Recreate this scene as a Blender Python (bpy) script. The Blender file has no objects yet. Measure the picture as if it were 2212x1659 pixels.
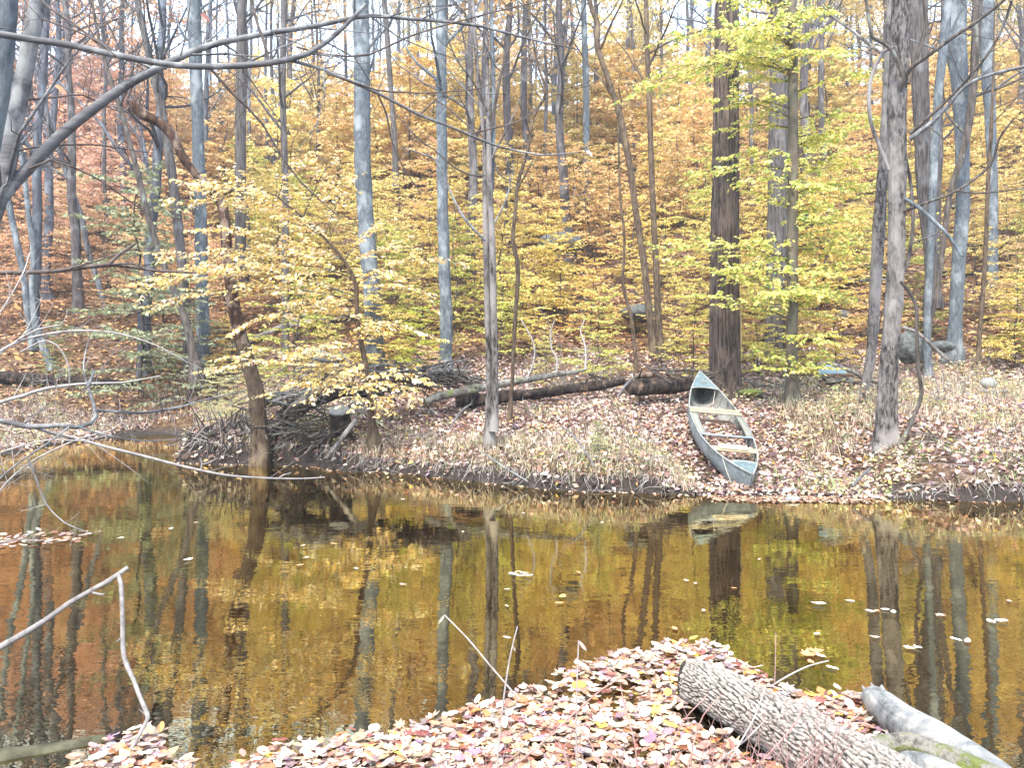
import bpy, math, random
import numpy as np
from mathutils import Matrix, Vector
SC = bpy.context.scene
COL = SC.collection
rng = np.random.default_rng(7)
random.seed(7)

# ------------------------------------------------------------------ camera, sky, sun, exposure
HC, FO, HY = 1.7, 1671.0, 802.0          # eye height, focal length and horizon row in units of a 2212 px wide frame
cam = bpy.data.cameras.new('camera'); camo = bpy.data.objects.new('camera', cam); COL.objects.link(camo)
camo.location = (0, 0, HC); camo.rotation_euler = (math.pi/2, 0, 0)
cam.sensor_width = 36; cam.lens = 36*FO/2212; cam.shift_y = -(829.5-HY)/2212
cam.clip_start = 0.05; cam.clip_end = 2000
SC.camera = camo
SUN_EL, SUN_AZ = math.radians(52), math.radians(200)      # azimuth clockwise from +Y
w = bpy.data.worlds.new('World'); SC.world = w; w.use_nodes = True
nt = w.node_tree; nt.nodes.clear()
sky = nt.nodes.new('ShaderNodeTexSky'); sky.sky_type = 'NISHITA'; sky.sun_disc = False
sky.sun_elevation = SUN_EL; sky.sun_rotation = SUN_AZ
sky.air_density = 1.0; sky.dust_density = 3.0; sky.ozone_density = 1.0; sky.altitude = 100
bg = nt.nodes.new('ShaderNodeBackground'); bg.inputs['Strength'].default_value = 0.11
ow = nt.nodes.new('ShaderNodeOutputWorld')
# thin bright overcast over the blue
cl = nt.nodes.new('ShaderNodeMix'); cl.data_type = 'RGBA'; cl.inputs[0].default_value = .72; cl.inputs[7].default_value = (6.2, 7.5, 9.2, 1)
nt.links.new(sky.outputs[0], cl.inputs[6]); nt.links.new(cl.outputs[2], bg.inputs[0]); nt.links.new(bg.outputs[0], ow.inputs[0])
sun = bpy.data.lights.new('sun', 'SUN'); sun.energy = 2.3; sun.angle = math.radians(9); sun.color = (1, .93, .82)
suno = bpy.data.objects.new('sun', sun); COL.objects.link(suno)
sd = Vector((math.sin(SUN_AZ)*math.cos(SUN_EL), math.cos(SUN_AZ)*math.cos(SUN_EL), math.sin(SUN_EL)))
suno.rotation_euler = sd.to_track_quat('Z', 'Y').to_euler()
SC.view_settings.view_transform = 'Standard'; SC.view_settings.look = 'None'
SC.view_settings.exposure = 1.84; SC.view_settings.gamma = 1; SC.view_settings.use_curve_mapping = False
cy = SC.cycles
cy.max_bounces = 6; cy.diffuse_bounces = 3; cy.glossy_bounces = 3; cy.transmission_bounces = 4; cy.transparent_max_bounces = 8
cy.volume_bounces = 0; cy.use_adaptive_sampling = True; cy.adaptive_threshold = 0.015
cy.caustics_reflective = False; cy.caustics_refractive = False; cy.volume_step_rate = 5

# ------------------------------------------------------------------ helpers
def pt(px, py, Y):                       # a point of the place at depth Y, read off the photograph
    return np.array([(px-1106)/FO*Y, Y, HC-(py-HY)/FO*Y])
def smooth(a, b, x):
    t = np.clip((x-a)/(b-a), 0, 1); return t*t*(3-2*t)

_perm = np.random.default_rng(3).integers(0, 2**31-1, 4096)
def _h(ix, iy, iz):
    n = (ix*73856093) ^ (iy*19349663) ^ (iz*83492791)
    n = np.bitwise_and(n, 0x7fffffff)
    return _perm[(n ^ (n >> 13)) & 4095]/2147483647.0
def noise(x, y, z=0.0):                  # value noise in 0..1
    x, y, z = np.broadcast_arrays(np.asarray(x, float), np.asarray(y, float), np.asarray(z, float))
    xi, yi, zi = np.floor(x).astype(np.int64), np.floor(y).astype(np.int64), np.floor(z).astype(np.int64)
    fx, fy, fz = x-xi, y-yi, z-zi
    fx, fy, fz = fx*fx*(3-2*fx), fy*fy*(3-2*fy), fz*fz*(3-2*fz)
    r = 0
    for a in (0, 1):
        for b in (0, 1):
            for c in (0, 1):
                r = r + _h(xi+a, yi+b, zi+c)*(fx if a else 1-fx)*(fy if b else 1-fy)*(fz if c else 1-fz)
    return r
def fbm(x, y, z=0.0, o=4):
    r, a, s = 0, .5, 1.0
    for k in range(o):
        r = r+a*noise(np.asarray(x)*s+17*k, np.asarray(y)*s, np.asarray(z)*s); a *= .5; s *= 2
    return r
def worley(u, v, per=None, seed=0):      # distance to the nearest and second nearest feature point
    ui, vi = np.floor(u).astype(np.int64), np.floor(v).astype(np.int64)
    d1 = np.full(u.shape, 9.0); d2 = np.full(u.shape, 9.0); idn = np.zeros(u.shape)
    for a in (-1, 0, 1):
        for b in (-1, 0, 1):
            cu, cv = ui+a, vi+b
            hu = cu % per if per else cu
            px = cu+_h(hu, cv, seed+1); py = cv+_h(hu, cv, seed+2)
            d = np.hypot(u-px, v-py); c = _h(hu, cv, seed+5)
            n = d < d1
            d2 = np.where(n, d1, np.minimum(d2, d)); idn = np.where(n, c, idn); d1 = np.where(n, d, d1)
    return d1, d2, idn

class Acc:                               # collects vertices and faces of ONE mesh
    def __init__(s): s.v = []; s.f3 = []; s.f4 = []; s.c = []; s.n = 0; s.hascol = False
    def add(s, v, f, col=None):
        v = np.asarray(v, float).reshape(-1, 3); f = np.asarray(f, np.int64)
        if col is None: col = np.ones((len(v), 3))
        else:
            s.hascol = True; col = np.asarray(col, float)
            if col.ndim == 1: col = np.tile(col, (len(v), 1))
        s.v.append(v); s.c.append(col)
        (s.f3 if f.shape[1] == 3 else s.f4).append(f+s.n); s.n += len(v)
        return s
    def build(s, name, mat, parent=None, origin=None, flat=False):
        v = np.concatenate(s.v) if s.v else np.zeros((0, 3))
        if origin is not None: v = v-np.asarray(origin)
        me = bpy.data.meshes.new(name)
        f3 = np.concatenate(s.f3) if s.f3 else np.zeros((0, 3), np.int64)
        f4 = np.concatenate(s.f4) if s.f4 else np.zeros((0, 4), np.int64)
        nl = len(f3)*3+len(f4)*4
        me.vertices.add(len(v)); me.vertices.foreach_set('co', v.astype(np.float32).ravel())
        me.loops.add(nl); me.loops.foreach_set('vertex_index', np.concatenate([f3.ravel(), f4.ravel()]).astype(np.int32))
        me.polygons.add(len(f3)+len(f4))
        st = np.concatenate([np.arange(len(f3))*3, len(f3)*3+np.arange(len(f4))*4]).astype(np.int32)
        me.polygons.foreach_set('loop_start', st)
        if s.hascol:
            a = me.color_attributes.new('tint', 'FLOAT_COLOR', 'POINT')
            c = np.concatenate(s.c); a.data.foreach_set('color', np.hstack([c, np.ones((len(c), 1))]).astype(np.float32).ravel())
        me.update(calc_edges=True); me.validate()
        if not flat: me.polygons.foreach_set('use_smooth', np.ones(len(me.polygons), bool))
        if mat is not None:
            for m in (mat if isinstance(mat, (list, tuple)) else [mat]): me.materials.append(m)
        o = bpy.data.objects.new(name, me); COL.objects.link(o)
        if parent is not None: o.parent = parent
        elif origin is not None: o.location = Vector(origin)
        return o

def resample(P, R, step):
    P = np.asarray(P, float); R = np.asarray(R, float)
    # Catmull-Rom through the points, then even steps
    Q = np.vstack([2*P[0]-P[1], P, 2*P[-1]-P[-2]])
    out, rr = [], []
    for i in range(len(P)-1):
        L = np.linalg.norm(P[i+1]-P[i]); n = max(1, int(round(L/step)))
        t = np.arange(n)/n
        p0, p1, p2, p3 = Q[i], Q[i+1], Q[i+2], Q[i+3]
        t_ = t[:, None]
        out.append(.5*((2*p1)+(-p0+p2)*t_+(2*p0-5*p1+4*p2-p3)*t_**2+(-p0+3*p1-3*p2+p3)*t_**3))
        rr.append(R[i]*(1-t)+R[i+1]*t)
    out.append(P[-1:]); rr.append(R[-1:])
    return np.vstack(out), np.concatenate(rr)

def frames(P):
    T = np.gradient(P, axis=0) if len(P) > 1 else np.array([[0, 0, 1.0]])
    T /= np.linalg.norm(T, axis=1)[:, None]+1e-12
    ref = np.array([0, 1.0, 0]) if abs(T[:, 1]).mean() < .8 else np.array([1.0, 0, 0])
    A = np.cross(np.tile(ref, (len(P), 1)), T); A /= np.linalg.norm(A, axis=1)[:, None]+1e-12
    B = np.cross(T, A)
    return T, A, B

def tube(acc, P, R, n=8, rough=0.0, rfun=None, cap=True, col=None, seed=0.0, nf=3.0):
    P = np.asarray(P, float); R = np.asarray(R, float)*np.ones(len(P))
    T, A, B = frames(P)
    th = np.arange(n)/n*2*np.pi
    r = R[:, None]*np.ones((1, n))
    if rough: 
        s = np.concatenate([[0], np.cumsum(np.linalg.norm(np.diff(P, axis=0), axis=1))])
        r = r*(1+rough*(2*noise(np.cos(th)[None]*1.3+seed, np.sin(th)[None]*1.3+3.1, (s*nf)[:, None]+seed)-1))
    if rfun is not None: r = rfun(r, th, P)
    v = P[:, None]+(np.cos(th)[None, :, None]*A[:, None]+np.sin(th)[None, :, None]*B[:, None])*r[..., None]
    m = len(P)
    i = np.arange(m-1)[:, None]*n; j = np.arange(n)[None]; k = (j+1) % n
    f = np.stack([i+j, i+k, i+n+k, i+n+j], -1).reshape(-1, 4)
    acc.add(v.reshape(-1, 3), f, col)
    if cap:
        for e, (ix, fl) in enumerate(((0, True), (m-1, False))):
            c = np.vstack([P[ix][None], v[ix]])
            a_, b_ = 1+np.arange(n), 1+(np.arange(n)+1) % n
            ff = np.stack([np.zeros(n, int), b_, a_] if fl else [np.zeros(n, int), a_, b_], -1)
            acc.add(c, ff, col)
    return acc

def box(acc, c, s, R=None, bev=0.0, col=None):
    s = np.asarray(s, float)/2
    if bev <= 0:
        v = np.array([[x, y, z] for x in (-1, 1) for y in (-1, 1) for z in (-1, 1)])*s
        f = [[0, 1, 3, 2], [4, 6, 7, 5], [0, 4, 5, 1], [2, 3, 7, 6], [0, 2, 6, 4], [1, 5, 7, 3]]
        if R is not None: v = v@np.asarray(R).T
        acc.add(v+np.asarray(c), f, col); return acc
    pr = np.array([[-1, -1], [1, -1], [1, 1], [-1, 1]])
    ring = []
    for k, (a, b) in enumerate(pr):
        p = np.array([a*(s[0]-bev), b*(s[1]-bev)])
        e = [np.array([0, b*bev]), np.array([a*bev, 0])]
        if k in (0, 2): e = e[::-1]
        ring += [p+e[0], p+e[1]]
    ring = np.array(ring)
    ins = ring*np.array([(s[0]-bev)/s[0], (s[1]-bev)/s[1]])
    v = np.vstack([np.c_[ins, np.full(8, -s[2])], np.c_[ring, np.full(8, -s[2]+bev)], np.c_[ring, np.full(8, s[2]-bev)], np.c_[ins, np.full(8, s[2])]])
    f = []
    for L in range(3):
        for j in range(8): f.append([L*8+j, L*8+(j+1) % 8, L*8+8+(j+1) % 8, L*8+8+j])
    for base, fl in ((0, 1), (24, 0)):
        q = [[0, 1, 2, 3], [0, 3, 4, 7], [4, 5, 6, 7]]
        for a in q: f.append([base+t for t in (a[::-1] if fl else a)])
    if R is not None: v = v@np.asarray(R).T
    acc.add(v+np.asarray(c), f, col); return acc

def leaves(acc, P, D, N, size, width=.55, col=None, fold=.18, curl=.0, big=False):
    """leaf blades: base P, direction D, normal N; a folded rhombus, or a six-sided blade when big"""
    n = len(P)
    if n == 0: return acc
    D = D/(np.linalg.norm(D, axis=1)[:, None]+1e-9)
    S = np.cross(D, N); S /= np.linalg.norm(S, axis=1)[:, None]+1e-9
    N = np.cross(S, D)
    L = np.asarray(size)[:, None]*np.ones((n, 1)); W = L*width*.5
    fo = fold*W
    if not big:
        v = np.stack([P, P+D*L*.45+S*W+N*fo, P+D*L-N*L*curl, P+D*L*.45-S*W+N*fo], 1)
        b = np.arange(n)[:, None]*4
        f = np.concatenate([b+np.array([[0, 2, 1]]), b+np.array([[0, 3, 2]])])
        k = 4
    else:
        m = P+D*L*.5-N*L*curl*.2
        v = np.stack([P, P+D*L*.25+S*W*.85+N*fo, P+D*L*.62+S*W*.9+N*fo-N*L*curl*.4, P+D*L-N*L*curl,
                      P+D*L*.62-S*W*.9+N*fo*.7-N*L*curl*.4, P+D*L*.25-S*W*.85+N*fo, m], 1)
        b = np.arange(n)[:, None]*7
        f = np.concatenate([b+np.array([[6, q, (q+1) % 6]]) for q in range(6)])
        k = 7
    c = None
    if col is not None: c = np.repeat(np.asarray(col, float), k, axis=0)
    acc.add(v.reshape(-1, 3), f, c)
    return acc

def rnd_dirs(n, r=rng):
    a = r.uniform(0, 2*np.pi, n); return np.c_[np.cos(a), np.sin(a), np.zeros(n)]
def palette(cols, wts, n, jit=.12, r=rng):
    cols = np.asarray(cols, float); wts = np.asarray(wts, float)/np.sum(wts)
    c = cols[r.choice(len(cols), n, p=wts)]
    return np.clip(c*(1+r.normal(0, jit, (n, 1)))*(1+r.normal(0, jit*.35, (n, 3))), .01, .95)

def tag(o, label=None, cat=None, group=None, kind=None):
    if label: o['label'] = label
    if cat: o['category'] = cat
    if group: o['group'] = group
    if kind: o['kind'] = kind
    return o
def empty(name, loc, label=None, cat=None, group=None):
    o = bpy.data.objects.new(name, None); COL.objects.link(o); o.location = Vector(loc); o.empty_display_size = .2
    return tag(o, label, cat, group)

# ------------------------------------------------------------------ materials
def newmat(name):
    m = bpy.data.materials.new(name); m.use_nodes = True
    t = m.node_tree; t.nodes.clear()
    o = t.nodes.new('ShaderNodeOutputMaterial')
    return m, t, o
def N_(t, k, **kw):
    n = t.nodes.new(k)
    for a, b in kw.items():
        if a.startswith('i_'): n.inputs[a[2:].replace('_', ' ')].default_value = b
        else: setattr(n, a, b)
    return n
def ramp(t, fac, stops):
    r = t.nodes.new('ShaderNodeValToRGB'); e = r.color_ramp.elements
    while len(e) < len(stops): e.new(.5)
    for k, (p, c) in enumerate(stops): e[k].position = p; e[k].color = (*c, 1)
    t.links.new(fac, r.inputs[0]); return r.outputs[0]
def mixc(t, fac, a, b, mode='MIX'):
    m = t.nodes.new('ShaderNodeMix'); m.data_type = 'RGBA'; m.blend_type = mode
    for s, v in ((0, fac), (6, a), (7, b)):
        if isinstance(v, (int, float)): m.inputs[s].default_value = v
        elif isinstance(v, tuple): m.inputs[s].default_value = (*v, 1)
        else: t.links.new(v, m.inputs[s])
    return m.outputs[2]
def noise_n(t, scale, vec=(1, 1, 1), detail=4, coord='Object', rough=.6, dist=0):
    tc = t.nodes.new('ShaderNodeTexCoord'); mp = t.nodes.new('ShaderNodeMapping'); mp.inputs['Scale'].default_value = vec
    t.links.new(tc.outputs[coord], mp.inputs[0])
    n = t.nodes.new('ShaderNodeTexNoise'); n.inputs['Scale'].default_value = scale; n.inputs['Detail'].default_value = detail
    n.inputs['Roughness'].default_value = rough; n.inputs['Distortion'].default_value = dist
    t.links.new(mp.outputs[0], n.inputs['Vector']); return n.outputs[0]

def bark(name, dark, light, patch=None, scale=14, stretch=.12, bump=.6, lo=.35, hi=.65, patchscale=2.5, patchpos=(.5, .62), useobj=False, rings=False):
    m, t, o = newmat(name)
    v = (1, 1, 1) if rings else (1, 1, stretch)
    if rings: v = (.5, .5, 6)
    n1 = noise_n(t, scale, v, 6, rough=.65, dist=.3)
    c = ramp(t, n1, [(lo, dark), (hi, light)])
    n2 = noise_n(t, patchscale, (1, 1, .6), 5)
    if patch:
        f = ramp(t, n2, [(patchpos[0], (0, 0, 0)), (patchpos[1], (1, 1, 1))])
        c = mixc(t, f, c, patch)
    c = mixc(t, .35, c, ramp(t, noise_n(t, 1.1, (1, 1, .5), 3), [(.3, (.55, .55, .55)), (.7, (1.3, 1.3, 1.3))]), 'MULTIPLY')
    if useobj:
        oi = t.nodes.new('ShaderNodeObjectInfo'); c = mixc(t, 1.0, c, oi.outputs['Color'], 'MULTIPLY')
    b = N_(t, 'ShaderNodeBsdfPrincipled', i_Roughness=.9); b.inputs['Specular IOR Level'].default_value = .2
    t.links.new(c, b.inputs['Base Color'])
    bp = N_(t, 'ShaderNodeBump', i_Strength=bump, i_Distance=.02)
    t.links.new(n1, bp.inputs['Height']); t.links.new(bp.outputs[0], b.inputs['Normal'])
    t.links.new(b.outputs[0], o.inputs[0]); return m

def leafmat(name, trans=.35, rough=.55, obj=True, spec=.3, vein=False):
    m, t, o = newmat(name)
    a = N_(t, 'ShaderNodeAttribute', attribute_name='tint'); c = a.outputs['Color']
    if obj:
        oi = t.nodes.new('ShaderNodeObjectInfo'); c = mixc(t, 1.0, c, oi.outputs['Color'], 'MULTIPLY')
    if vein:
        c = mixc(t, .55, c, ramp(t, noise_n(t, 60, detail=5), [(.3, (.55, .5, .5)), (.7, (1.25, 1.2, 1.2))]), 'MULTIPLY')
    b = N_(t, 'ShaderNodeBsdfPrincipled', i_Roughness=rough); b.inputs['Specular IOR Level'].default_value = spec
    t.links.new(c, b.inputs['Base Color'])
    if trans > 0:
        tr = N_(t, 'ShaderNodeBsdfTranslucent'); t.links.new(c, tr.inputs[0])
        mx = N_(t, 'ShaderNodeMixShader'); mx.inputs[0].default_value = trans
        t.links.new(b.outputs[0], mx.inputs[1]); t.links.new(tr.outputs[0], mx.inputs[2]); t.links.new(mx.outputs[0], o.inputs[0])
    else: t.links.new(b.outputs[0], o.inputs[0])
    return m

def simple(name, c1, c2, scale=8, vec=(1, 1, 1), rough=.6, metal=0, bump=.2, detail=5, dist=.01, spec=.4, lo=.3, hi=.7):
    m, t, o = newmat(name)
    n = noise_n(t, scale, vec, detail); c = ramp(t, n, [(lo, c1), (hi, c2)])
    b = N_(t, 'ShaderNodeBsdfPrincipled', i_Roughness=rough, i_Metallic=metal); b.inputs['Specular IOR Level'].default_value = spec
    t.links.new(c, b.inputs['Base Color'])
    if bump:
        bp = N_(t, 'ShaderNodeBump', i_Strength=bump, i_Distance=dist); t.links.new(n, bp.inputs['Height']); t.links.new(bp.outputs[0], b.inputs['Normal'])
    t.links.new(b.outputs[0], o.inputs[0]); return m

M = {}
M['oak'] = bark('furrowed_brown_bark', (.022, .016, .014), (.155, .115, .094), (.20, .18, .165), 22, .07, .9, .38, .62, 3, (.62, .8))
M['greyoak'] = bark('grey_furrowed_bark', (.035, .03, .028), (.15, .132, .125), (.21, .21, .21), 22, .08, .8, .36, .62, 3, (.55, .75))
M['beech'] = bark('smooth_tan_bark', (.08, .066, .05), (.20, .168, .13), (.15, .165, .12), 9, .6, .25, .3, .7, 2.2, (.5, .75))
M['pale'] = bark('pale_blue_grey_bark', (.045, .05, .056), (.165, .19, .212), (.26, .285, .295), 26, .3, .6, .3, .7, 3.0, (.5, .65))  # some of the blue is a cool flare cast put into the bark colour
M['peel'] = bark('peeling_grey_bark', (.028, .024, .022), (.165, .145, .138), (.26, .235, .22), 24, .35, .9, .42, .58, 1.8, (.45, .6))
M['dark'] = bark('dark_wet_bark', (.03, .025, .022), (.14, .115, .10), (.22, .24, .21), 16, .15, .8, .35, .65, 3, (.58, .7))
M['brown'] = bark('brown_rough_bark', (.035, .024, .017), (.155, .11, .075), (.22, .165, .105), 26, .22, .7, .36, .62, 2, (.55, .7))
M['rotten'] = bark('rotten_orange_wood', (.012, .007, .005), (.085, .045, .030), (.21, .155, .12), 16, .15, 1.0, .36, .62, 5, (.5, .6))
M['branch'] = bark('smooth_grey_branch_bark', (.07, .065, .068), (.20, .195, .20), (.27, .27, .265), 6, 1, .2, .3, .7, 8, (.5, .6), rings=True)
M['twig'] = simple('dark_twig_bark', (.045, .032, .03), (.15, .115, .10), 30, rough=.85, bump=.2)
M['paletwig'] = simple('bleached_twig_bark', (.22, .19, .175), (.46, .42, .39), 20, (1, 1, 1), .85, bump=.3)
M['greytwig'] = simple('weathered_grey_stick', (.12, .105, .10), (.32, .295, .275), 26, (1, 1, 1), .85, bump=.4)
M['farbark'] = bark('far_grey_bark', (.035, .032, .036), (.15, .143, .15), (.22, .235, .25), 12, .15, .5, .34, .66, 2.5, (.5, .68), useobj=True)
M['leaf'] = leafmat('autumn_leaf')
M['litter'] = leafmat('fallen_leaf', .12, .6, False, .3)
M['matleaf'] = leafmat('wet_fallen_leaf', .1, .38, True, .5, True)
M['grass'] = leafmat('grass_blade', .3, .7, False, .2)

# ------------------------------------------------------------------ thin autumn haze in the wood
def haze(density):
    m, t, o = newmat('haze_air'); v = N_(t, 'ShaderNodeVolumePrincipled'); v.inputs['Density'].default_value = density
    v.inputs['Color'].default_value = (.86, .90, .97, 1); v.inputs['Anisotropy'].default_value = .2
    t.links.new(v.outputs[0], o.inputs['Volume'])
    a = Acc(); box(a, (0, 120, 25), (420, 420, 56)); tag(a.build('haze', m, flat=True), kind='stuff')
haze(.0014)
# ------------------------------------------------------------------ ground (with the stream bed) and water
SHORE = np.array([(60, 9.6), (30, 9.9), (12, 10.0), (8, 9.95), (6.65, 10.04), (4.85, 10.2), (3.9, 10.5), (3.34, 10.46), (2.6, 10.6), (1.88, 10.75), (1.0, 10.9), (.3, 11.25), (-.4, 11.8), (-1.16, 12.4),
                  (-2.0, 12.9), (-2.8, 13.15), (-3.6, 13.7), (-4.3, 14.0), (-5.24, 14.0), (-6.2, 14.35), (-6.5, 15.2), (-7.3, 17.2), (-8.1, 19.6), (-8.6, 21.2), (-9.4, 21.3), (-10.3, 19.8),
                  (-10.6, 17.5), (-10.2, 15.9), (-11.4, 14.7), (-14, 13.6), (-30, 12.5), (-60, 12.5), (-60, 2.0), (-6, 2.3), (-2, 2.55), (0, 2.8), (1, 2.9), (2.4, 2.6), (6, 2.2), (60, 2.0)])
def shore_sd(x, y):
    x = np.asarray(x, float); y = np.asarray(y, float)
    wob = .10*(fbm(x*1.3+5, y*1.3, 0, 3)-.45)
    d = np.full(x.shape, 1e9); ins = np.zeros(x.shape, bool)
    A = SHORE; B = np.roll(SHORE, -1, 0)
    for (ax, ay), (bx, by) in zip(A, B):
        dx, dy = bx-ax, by-ay
        t = np.clip(((x-ax)*dx+(y-ay)*dy)/(dx*dx+dy*dy), 0, 1)
        d = np.minimum(d, np.hypot(x-ax-t*dx, y-ay-t*dy))
        c = ((ay > y) != (by > y)) & (x < (bx-ax)*(y-ay)/(by-ay+1e-12)+ax)
        ins ^= c
    return np.where(ins, -d, d)+wob*2
def height(x, y):
    x = np.asarray(x, float); y = np.asarray(y, float)
    s = shore_sd(x, y)
    steep = np.interp(s, [-6, -3, -1.2, -.3, 0, .1, .5, 1, 2, 4, 6.5, 8, 30], [-.5, -.45, -.32, -.16, -.02, .20, .40, .52, .72, 1.05, 1.2, 1.25, 1.3])
    cl = smooth(-6.7, -6.0, x)*(1-smooth(-3.2, -2.2, x))
    steep = steep*(1-cl)+cl*np.interp(s, [-6, -3, -1.2, -.3, 0, .1, .3, 1, 2, 4, 6.5, 8, 30], [-.5, -.45, -.32, -.16, -.02, .34, .54, .68, .84, 1.05, 1.2, 1.25, 1.3])
    ramp_ = np.interp(s, [-6, -3, -1.2, -.3, 0, .1, .5, 1, 2, 3, 4.5, 6.5, 8, 30], [-.5, -.45, -.25, -.08, -.01, .01, .03, .08, .27, .50, .86, 1.15, 1.25, 1.3])
    k = smooth(1.9, 2.7, x)*(1-smooth(5.0, 6.2, x))
    h = steep*(1-k)+ramp_*k
    # low terrace along the left shore, slumped nose of the root pile
    k2 = 1-smooth(-9, -6.6, x)
    low = np.interp(s, [-6, -3, -1.2, -.3, 0, .1, .5, 1, 2, 4, 6.5, 8, 30], [-.5, -.45, -.32, -.12, -.02, .05, .12, .18, .32, .62, 1.0, 1.2, 1.3])
    h = h*(1-k2)+low*k2
    near = y < 6
    bank = np.interp(s, [-3, -1.6, -.6, 0, .3, 1, 3, 30], [-.45, -.28, -.10, 0, .06, .12, .2, .6])
    h = np.where(near, bank, h)
    Y2 = y-3.0*(1-smooth(-13, -6, x))+.8*smooth(5, 10, x)+1.2*(fbm(x*.12, y*.12, 3.3, 2)-.4)
    hill = np.interp(Y2, [0, 17.5, 19, 21, 25, 30, 40, 60, 75, 82, 95, 200], [0, 0, .12, .55, 1.9, 4.1, 9.0, 19.2, 25.4, 27.2, 27.8, 27.8])
    h = h+np.where(near, 0, hill)
    r = fbm(x*.8, y*.8, 1, 4)-.47
    h = h+r*np.clip(.05+(y-18)*.03, .05, 1.2)*np.clip((s+.4)*1.2, .15, 1)*np.where(near, .4, 1)
    return h

def grid_ground():
    ys = np.concatenate([np.linspace(-6, 2, 14), np.linspace(2.1, 9.4, 50), np.linspace(9.5, 16, 150), np.linspace(16.1, 26, 80), np.linspace(26.5, 100, 110), [130, 180, 260]])
    u = np.sinh(np.linspace(-2.6, 2.6, 330))/np.sinh(2.6)
    X = u[None]*(34+ys[:, None].clip(0)*.75); Yg = np.repeat(ys[:, None], len(u), 1)
    Z = height(X, Yg)
    v = np.stack([X, Yg, Z], -1).reshape(-1, 3); n = len(u); m = len(ys)
    i = np.arange(m-1)[:, None]*n; j = np.arange(n-1)[None]
    f = np.stack([i+j, i+j+1, i+n+j+1, i+n+j], -1).reshape(-1, 4)
    return Acc().add(v, f)
m, t, o = newmat('leafy_earth')
n1 = noise_n(t, 7, detail=8, rough=.7); n2 = noise_n(t, .35, detail=4)
c1 = ramp(t, n1, [(.32, (.02, .013, .011)), (.5, (.085, .055, .04)), (.66, (.26, .17, .125))])
c2 = ramp(t, n1, [(.32, (.022, .014, .010)), (.5, (.11, .062, .032)), (.66, (.30, .185, .095))])
c = mixc(t, ramp(t, n2, [(.4, (0, 0, 0)), (.6, (1, 1, 1))]), c1, c2)
geo = N_(t, 'ShaderNodeNewGeometry'); sx = N_(t, 'ShaderNodeSeparateXYZ'); t.links.new(geo.outputs['Position'], sx.inputs[0])
mr = N_(t, 'ShaderNodeMapRange'); mr.inputs[1].default_value = .06; mr.inputs[2].default_value = .30
t.links.new(sx.outputs[2], mr.inputs[0])
mud = ramp(t, noise_n(t, 12, detail=6), [(.3, (.022, .017, .015)), (.7, (.07, .056, .048))])
bed = ramp(t, noise_n(t, 9, detail=7, rough=.7), [(.3, (.04, .026, .010)), (.5, (.17, .11, .04)), (.7, (.34, .24, .10))])
mr2 = N_(t, 'ShaderNodeMapRange'); mr2.inputs[1].default_value = -.10; mr2.inputs[2].default_value = 0.0
t.links.new(sx.outputs[2], mr2.inputs[0])
sn = N_(t, 'ShaderNodeSeparateXYZ'); t.links.new(geo.outputs['Normal'], sn.inputs[0])
mr3 = N_(t, 'ShaderNodeMapRange'); mr3.inputs[1].default_value = .62; mr3.inputs[2].default_value = .88; t.links.new(sn.outputs[2], mr3.inputs[0])
soil = ramp(t, noise_n(t, 14, detail=6), [(.3, (.018, .013, .011)), (.7, (.075, .056, .046))])
c = mixc(t, mr.outputs[0], mixc(t, mr2.outputs[0], bed, mud), mixc(t, mr3.outputs[0], soil, c))
b = N_(t, 'ShaderNodeBsdfPrincipled', i_Roughness=.9); b.inputs['Specular IOR Level'].default_value = .15
t.links.new(c, b.inputs['Base Color'])
bp = N_(t, 'ShaderNodeBump', i_Strength=.8, i_Distance=.06); t.links.new(n1, bp.inputs['Height']); t.links.new(bp.outputs[0], b.inputs['Normal'])
t.links.new(b.outputs[0], o.inputs[0]); M['earth'] = m
tag(grid_ground().build('ground', M['earth']), kind='structure')

m, t, o = newmat('amber_stream_water')
tr = N_(t, 'ShaderNodeBsdfTransparent'); tr.inputs[0].default_value = (.50, .34, .15, 1)
gl = N_(t, 'ShaderNodeBsdfGlossy'); gl.inputs['Roughness'].default_value = .0; gl.inputs[0].default_value = (1.0, .88, .57, 1)
fr = N_(t, 'ShaderNodeFresnel'); fr.inputs[0].default_value = 1.9
tc = N_(t, 'ShaderNodeTexCoord')
mp = N_(t, 'ShaderNodeMapping'); mp.inputs['Scale'].default_value = (1.0, 1.6, 1)
t.links.new(tc.outputs['Object'], mp.inputs[0])
na = N_(t, 'ShaderNodeTexNoise'); na.inputs['Scale'].default_value = 5.0; na.inputs['Detail'].default_value = 3
nb = N_(t, 'ShaderNodeTexNoise'); nb.inputs['Scale'].default_value = 1.1; nb.inputs['Detail'].default_value = 2
t.links.new(mp.outputs[0], na.inputs[0]); t.links.new(mp.outputs[0], nb.inputs[0])
b1 = N_(t, 'ShaderNodeBump', i_Strength=.10, i_Distance=.010); b2 = N_(t, 'ShaderNodeBump', i_Strength=.10, i_Distance=.02)
t.links.new(nb.outputs[0], b2.inputs['Height']); t.links.new(na.outputs[0], b1.inputs['Height']); t.links.new(b2.outputs[0], b1.inputs['Normal'])
t.links.new(b1.outputs[0], gl.inputs['Normal']); t.links.new(b1.outputs[0], fr.inputs['Normal'])
fm = N_(t, 'ShaderNodeMapRange'); fm.inputs[1].default_value = .07; fm.inputs[2].default_value = .55; fm.inputs[3].default_value = .28; fm.inputs[4].default_value = .92; t.links.new(fr.outputs[0], fm.inputs[0])
mx = N_(t, 'ShaderNodeMixShader'); t.links.new(fm.outputs[0], mx.inputs[0]); t.links.new(tr.outputs[0], mx.inputs[1]); t.links.new(gl.outputs[0], mx.inputs[2])
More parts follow.
